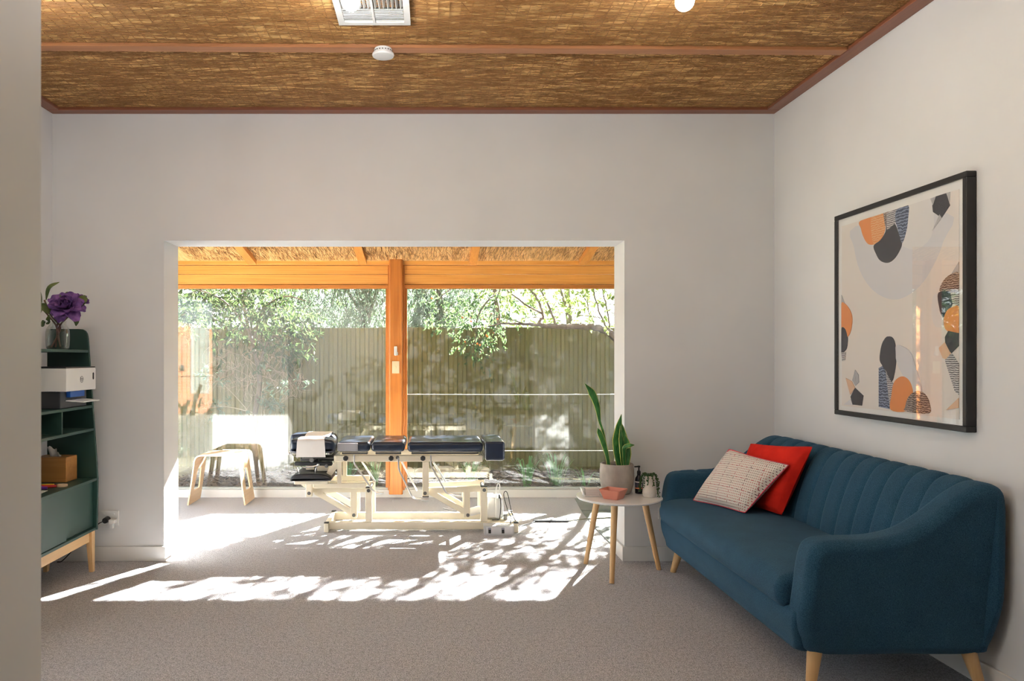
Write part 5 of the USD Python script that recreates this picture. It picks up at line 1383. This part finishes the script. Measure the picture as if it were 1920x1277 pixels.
# young shrub in the bed at the left
ys_ = thing("shrub", "young pale leaved shrub in front of the fence behind the stool", "shrub", (-1.85, 8.2, -0.04))
sb_lines = [spline(q, 4) for q in ([(-1.85, 8.2, -0.04), (-1.90, 8.15, 0.35), (-1.95, 8.1, 0.7), (-2.30, 8.0, 1.12), (-2.45, 7.95, 1.18)], [(-1.85, 8.2, -0.04), (-1.83, 8.15, 0.5), (-1.80, 8.1, 0.85), (-1.60, 8.05, 1.02), (-1.42, 8.0, 1.12)],
            [(-1.88, 8.2, 0.2), (-1.86, 8.15, 0.6), (-1.85, 8.1, 0.9), (-1.83, 8.1, 1.10)], [(-1.95, 8.1, 0.75), (-2.2, 8.0, 0.82), (-2.45, 7.95, 0.80)], [(-1.82, 8.12, 0.8), (-1.7, 8.0, 0.85), (-1.62, 7.95, 0.80)])]
for b in sb_lines:
    obj("branch", tube(b, np.linspace(0.007, 0.0022, len(b)), 6), pbr("pale_twig", (0.20, 0.17, 0.12), 0.8) if USED.get(("x", "tw")) is None else UsdShade.Material.Get(stage, LOOKS + "pale_twig"), ys_)
    USED[("x", "tw")] = 1
S = np.vstack([b[int(len(b) * 0.5):] for b in sb_lines])
S = S[rg.integers(0, len(S), 60)] + rg.normal(0, 0.03, (60, 3))
m, lines = twig_leaves(S, rg.normal(0, 1, (60, 3)) + [0.3, -0.2, 0.3], 0.13, 55, 0.062, 0.014, rg, 0.2)
obj("foliage", m, LF["pepper"], ys_, kind="stuff", smooth=False)

# drooping tree, conifer and far trees beyond the fence
def far_tree(label, x, y, h, cl, leaf, L, Wd, length, per, grav, nt=0.0, seed=1, dirs=None):
    t = thing("tree", label, "tree", (x, y, -0.15))
    r = np.random.default_rng(seed)
    tk = spline([(x, y, -0.16), (x + 0.05, y, h * 0.35), (x - 0.04, y, h * 0.7), (x, y, h)], 4)
    obj("trunk", tube(tk, np.linspace(0.09, 0.03, len(tk)), 9), BARK, t)
    S, Dd = [], []
    for c, rad, k in cl:
        o = r.normal(0, 0.5, (k, 3))
        S.append(np.array(c) + o * rad)
        Dd.append((o * [1, 1, 0.6] + r.normal(0, 0.35, (k, 3))) if dirs is None else r.normal(0, 0.25, (k, 3)) + dirs)
    m, lines = twig_leaves(np.vstack(S), np.vstack(Dd), length, per, L, Wd, r, grav)
    for c, _, _ in cl:
        obj("branch", tube(spline([(x, y, c[2] * 0.7), ((x + c[0]) / 2, (y + c[1]) / 2, c[2] * 0.93), c], 4), np.linspace(0.03, 0.012, 9), 7), BARK, t)
    obj("twigs", thin(lines, 0.004, 0.0015, 3), BARK, t, kind="stuff", smooth=False)
    obj("foliage", m, LF[leaf], t, kind="stuff", smooth=False)


far_tree("pale weeping tree with drooping fronds beyond the left half of the fence", -1.0, 11.4, 3.6,
         [((-1.9, 11.3, 2.75), (0.8, 0.5, 0.45), 90), ((-1.1, 11.2, 2.75), (0.8, 0.5, 0.5), 110), ((-0.5, 11.0, 2.7), (0.5, 0.5, 0.45), 80), ((-1.2, 11.6, 2.1), (0.9, 0.5, 0.4), 90)], "pepper", 0.075, 0.008, 0.75, 70, 0.9, seed=4, dirs=(0, 0, -0.2))
far_tree("grey green feathery conifer beyond the fence, right of the timber post", 0.15, 11.0, 3.2,
         [((-0.15, 10.9, 1.75), (0.5, 0.4, 0.4), 120), ((0.3, 11.0, 2.0), (0.65, 0.4, 0.5), 150), ((0.1, 11.0, 2.5), (0.45, 0.4, 0.4), 60)], "conifer", 0.055, 0.006, 0.42, 110, 0.1, seed=5, dirs=(0.35, -0.1, 0.8))
far_tree("tall bright green tree far beyond the right half of the fence", 2.6, 14.2, 4.0,
         [((1.6, 14.0, 2.0), (1.0, 0.6, 0.6), 50), ((2.8, 14.0, 2.0), (1.0, 0.6, 0.6), 45), ((2.2, 14.0, 2.9), (1.2, 0.6, 0.5), 50)], "yellow", 0.12, 0.035, 0.5, 34, 0.3, seed=6)
far_tree("dense green tree far beyond the left end of the fence", -3.2, 13.0, 4.0,
         [((-4.2, 12.8, 2.2), (1.0, 0.6, 0.7), 70), ((-3.0, 12.8, 2.2), (1.0, 0.6, 0.7), 80), ((-2.0, 12.9, 2.0), (0.8, 0.6, 0.6), 60), ((-3.2, 13, 3.0), (1.2, 0.6, 0.6), 60)], "broad", 0.12, 0.035, 0.45, 42, 0.3, seed=7)
far_tree("green tree far beyond the middle of the fence, behind the weeping tree", -0.3, 14.5, 4.2,
         [((-1.2, 14.5, 2.1), (1.0, 0.6, 0.7), 60), ((0.2, 14.4, 2.2), (0.9, 0.6, 0.7), 55), ((-0.5, 14.5, 3.1), (1.1, 0.6, 0.6), 50)], "citrus", 0.12, 0.035, 0.45, 36, 0.3, seed=8)

# fruit tree hanging over the fence in the middle of the right window
ft = thing("tree", "fruit tree with small orange red fruit hanging over the fence in the right window", "tree", (0.95, 9.7, -0.15))
tk = spline([(0.95, 9.75, -0.16), (0.9, 9.7, 0.9), (0.85, 9.6, 1.9), (0.75, 9.4, 2.4)], 5)
obj("trunk", tube(tk, np.linspace(0.05, 0.025, len(tk)), 8), BARK, ft)
fb = [spline([(0.85, 9.55, 2.0), (0.75, 9.1, 2.1), (0.55, 8.8, 1.85), (0.50, 8.7, 1.55), (0.48, 8.7, 1.35)], 5), spline([(0.8, 9.5, 2.2), (0.5, 9.1, 2.3), (0.2, 8.9, 2.15), (0.05, 8.9, 2.0)], 5), spline([(0.78, 9.45, 2.3), (0.85, 9.0, 2.25), (0.75, 8.8, 2.0), (0.72, 8.7, 1.72)], 5)]
for b in fb:
    obj("branch", tube(b, np.linspace(0.014, 0.004, len(b)), 7), BARK, ft)
S, Dd = [], []
for c, r, k in (((0.50, 8.72, 1.50), (0.20, 0.14, 0.22), 26), ((0.66, 8.75, 1.68), (0.22, 0.15, 0.14), 26), ((0.35, 8.8, 1.85), (0.40, 0.25, 0.18), 48), ((0.75, 8.85, 2.05), (0.35, 0.25, 0.25), 26), ((0.12, 8.95, 2.05), (0.4, 0.25, 0.2), 22)):
    o = rg.normal(0, 0.5, (k, 3))
    S.append(np.array(c) + o * r)
    Dd.append(o + rg.normal(0, 0.35, (k, 3)) + [0, 0, -0.1])
S = np.vstack(S)
m, lines = twig_leaves(S, np.vstack(Dd), 0.16, 62, 0.058, 0.013, rg, 0.35)
obj("twigs", thin(lines, 0.0025, 0.001), BARK, ft, kind="stuff", smooth=False)
obj("foliage", m, LF["citrus"], ft, kind="stuff", smooth=False)
FR = pbr("orange_fruit", (0.70, 0.17, 0.03), 0.35)
for k in range(16):
    q = S[rg.integers(0, len(S))] + rg.normal(0, 0.04, 3)
    obj("fruit", ball(q, 0.013, 1), FR, ft, smooth=True)

# tree at the right with the long branch along the top of the fence
rt = thing("tree", "yellow green tree at the right whose long grey branch runs along the fence top", "tree", (2.75, 8.9, -0.06))
tk = spline([(2.75, 8.9, -0.08), (2.7, 8.85, 0.6), (2.5, 8.78, 1.2), (2.32, 8.72, 1.45)], 5)
obj("trunk", tube(tk, np.linspace(0.075, 0.05, len(tk)), 10), BARK, rt)
obj("trunk", tube(spline([(2.5, 8.78, 1.2), (2.8, 8.9, 1.9), (2.9, 9.0, 2.6), (2.8, 9.1, 3.2)], 5), np.linspace(0.05, 0.025, 16), 9), BARK, rt)


def br(pts, r0, r1, d=8.7):
    q = [((px - 810) / 1400 * dd, dd, 1.35 - (py - 670) / 1400 * dd) for px, py, dd in pts]
    q = spline(q, 4)
    q[1:-1] += rg.normal(0, 0.004, (len(q) - 2, 3))
    obj("branch", tube(q, np.linspace(r0, r1, len(q)), 8), BARK, rt)


br([(1183, 668, 8.72), (1153, 634, 8.7), (1138, 621, 8.7), (1118, 615, 8.7), (1100, 613, 8.7), (1060, 612, 8.7), (1022, 611, 8.7), (1008, 606, 8.7)], 0.050, 0.024)
br([(1020, 611, 8.7), (985, 608, 8.66), (950, 606, 8.62), (915, 612, 8.6)], 0.020, 0.007)
br([(1012, 609, 8.7), (1013, 600, 8.7), (1018, 595, 8.72), (1014, 577, 8.75), (1003, 553, 8.8), (985, 535, 8.85), (975, 510, 8.9)], 0.017, 0.010)
br([(1016, 588, 8.73), (990, 573, 8.78), (965, 556, 8.84), (945, 540, 8.9)], 0.012, 0.008)
br([(1042, 611, 8.7), (1034, 585, 8.75), (1022, 560, 8.8), (1012, 540, 8.85), (1000, 505, 8.9)], 0.014, 0.009)
br([(1116, 613, 8.7), (1106, 588, 8.75), (1098, 560, 8.8), (1090, 540, 8.85)], 0.007, 0.004)
br([(1140, 620, 8.7), (1128, 596, 8.72), (1118, 566, 8.76), (1110, 535, 8.8), (1105, 500, 8.9)], 0.011, 0.006)
br([(1145, 624, 8.7), (1140, 592, 8.72), (1133, 560, 8.76), (1128, 535, 8.8), (1120, 490, 8.9)], 0.010, 0.006)
br([(1126, 597, 8.72), (1108, 593, 8.7), (1085, 592, 8.68), (1075, 594, 8.66)], 0.006, 0.003)
br([(985, 607, 8.66), (960, 600, 8.6), (945, 597, 8.58), (930, 590, 8.55)], 0.006, 0.003)
br([(1014, 596, 8.72), (990, 596, 8.7), (962, 600, 8.68), (940, 606, 8.66)], 0.004, 0.002)
S, Dd = [], []
for c, r, k in (((1.0, 9.0, 2.25), (0.42, 0.5, 0.22), 30), ((1.5, 9.1, 2.35), (0.55, 0.5, 0.28), 44), ((2.1, 8.9, 2.2), (0.45, 0.4, 0.32), 44), ((2.5, 9.1, 2.5), (0.6, 0.5, 0.4), 90), ((1.7, 9.4, 2.85), (0.8, 0.5, 0.28), 125), ((2.3, 9.2, 2.85), (0.6, 0.4, 0.2), 55),
                ((3.1, 9.3, 2.75), (0.7, 0.5, 0.5), 120), ((1.0, 9.2, 2.8), (0.4, 0.4, 0.22), 46), ((2.4, 9.4, 3.2), (0.8, 0.5, 0.3), 40), ((2.9, 9.0, 2.3), (0.5, 0.4, 0.35), 55), ((3.5, 9.2, 2.5), (0.6, 0.4, 0.45), 90), ((3.75, 9.4, 2.65), (0.5, 0.3, 0.4), 60), ((1.9, 8.7, 1.9), (0.25, 0.2, 0.14), 14)):  # clusters out of view at the right are placed to shade floor and wall
    o = rg.normal(0, 0.5, (k, 3))
    S.append(np.array(c) + o * r)
    Dd.append(o + rg.normal(0, 0.4, (k, 3)) + [0, 0, 0.1])
m, lines = twig_leaves(np.vstack(S), np.vstack(Dd), 0.26, 46, 0.070, 0.020, rg, 0.3)
obj("twigs", thin(lines, 0.003, 0.0012), BARK, rt, kind="stuff", smooth=False)
obj("foliage", m, LF["yellow"], rt, kind="stuff", smooth=False)

# ---------------------------------------------------------------- neighbour's brick house, seen mirrored in the left window pane
HY = -3.6
nh = thing("brick_house", "orange brick house wall with a tall glass block window, mirrored in the left pane", "house", (-5.9, HY, -0.02))
MORT = pbr("mortar", (0.62, 0.50, 0.42), 0.9)


def htop(x):
    return 2.03 - 0.17 * (x + 5.1)


obj("wall", rprism([(-5.1, -0.05), (-5.1, htop(-5.1)), (-7.6, htop(-7.6)), (-7.6, -0.05)], 0.3, 0, axes=(0, 2, 1), at=HY - 0.306), MORT, nh, smooth=False)
BR = [pbr(f"brick_{i}", c, 0.85) for i, c in enumerate(((0.72, 0.29, 0.16), (0.78, 0.34, 0.20), (0.66, 0.25, 0.14)))]
WX0, WX1, WZ0, WZ1 = -5.79, -5.42, 0.52, 2.08
for r in range(27):
    z = 0.0 + r * 0.078
    x = -5.1 - (0.12 if r % 2 else 0.0)
    if r % 2 and z + 0.068 < htop(-5.1):
        obj("brick", box(-5.21, -5.1, HY - 0.006, HY + 0.004, z, z + 0.068), BR[r % 3], nh, smooth=False)
    while x > -6.3:
        a, b = x - 0.23, x
        x -= 0.24
        if z + 0.068 > htop(b):
            continue
        if WZ0 - 0.03 < z + 0.05 and a < WX1 + 0.04 and b > WX0 - 0.04:
            for p, q_ in ((a, min(b, WX0 - 0.04)), (max(a, WX1 + 0.04), b)):
                if q_ - p > 0.03:
                    obj("brick", box(p, q_, HY - 0.006, HY + 0.004, z, z + 0.068), BR[r % 3], nh, smooth=False)
            continue
        obj("brick", box(a, b, HY - 0.006, HY + 0.004, z, z + 0.068), BR[int(rg.integers(0, 3))], nh, smooth=False)
gwf = m3.Manifold.cube((WX1 - WX0 + 0.08, 0.03, WZ1 - WZ0 + 0.08)).translate((WX0 - 0.04, HY - 0.006, WZ0 - 0.04)) - m3.Manifold.cube((WX1 - WX0 - 0.04, 0.2, WZ1 - WZ0)).translate((WX0 + 0.02, HY - 0.1, WZ0 + 0.02))
wf = obj("window_frame", gwf, WHITE_PL, nh, smooth=False)
GB = pbr("glass_block", (0.30, 0.35, 0.34), 0.25)
for i in range(9):
    for j in range(2):
        obj("glass_block", rbox(WX0 + 0.03 + j * 0.158, WX0 + 0.175 + j * 0.158, HY - 0.006, HY + 0.010, WZ0 + 0.03 + i * 0.171, WZ0 + 0.19 + i * 0.171, 0.006, 1), GB, wf, smooth=False)
obj("wall_vent", box(-6.10, -5.98, HY, HY + 0.012, 1.02, 1.16), BLACK, nh, smooth=False)
obj("conduit", tube([(-5.1, HY + 0.012, 0.90), (-6.4, HY + 0.012, 0.88)], 0.009, 6), BLACK, nh)
# shrub and leaning poles outside the side window
rb = thing("shrub", "dark leafy shrub with leaning bare stems outside the side window of the garden room", "shrub", (-3.3, 4.6, -0.02))
for q in ([(-3.52, 4.2, 0.0), (-3.35, 4.2, 0.45), (-3.17, 4.2, 0.98)], [(-3.35, 4.3, 0.0), (-3.26, 4.3, 0.4), (-3.22, 4.3, 0.85)], [(-3.7, 4.0, 0.0), (-3.5, 4.0, 0.5), (-3.40, 4.0, 0.75)]):
    obj("stem", tube(spline(q, 4), 0.024, 8), pbr("pale_stem", (0.45, 0.38, 0.32), 0.85) if USED.get(("x", "ps")) is None else UsdShade.Material.Get(stage, LOOKS + "pale_stem"), rb)
    USED[("x", "ps")] = 1
k = 90
S = np.array([-3.5, 4.3, 0.30]) + rg.normal(0, 0.5, (k, 3)) * [0.5, 0.5, 0.45]
S[:, 2] = np.abs(S[:, 2])
m, lines = twig_leaves(S, rg.normal(0, 0.6, (k, 3)) + [0.1, 0.3, 0.3], 0.22, 40, 0.10, 0.022, rg, 0.3)
obj("foliage", m, LF["dark"], rb, kind="stuff", smooth=False)
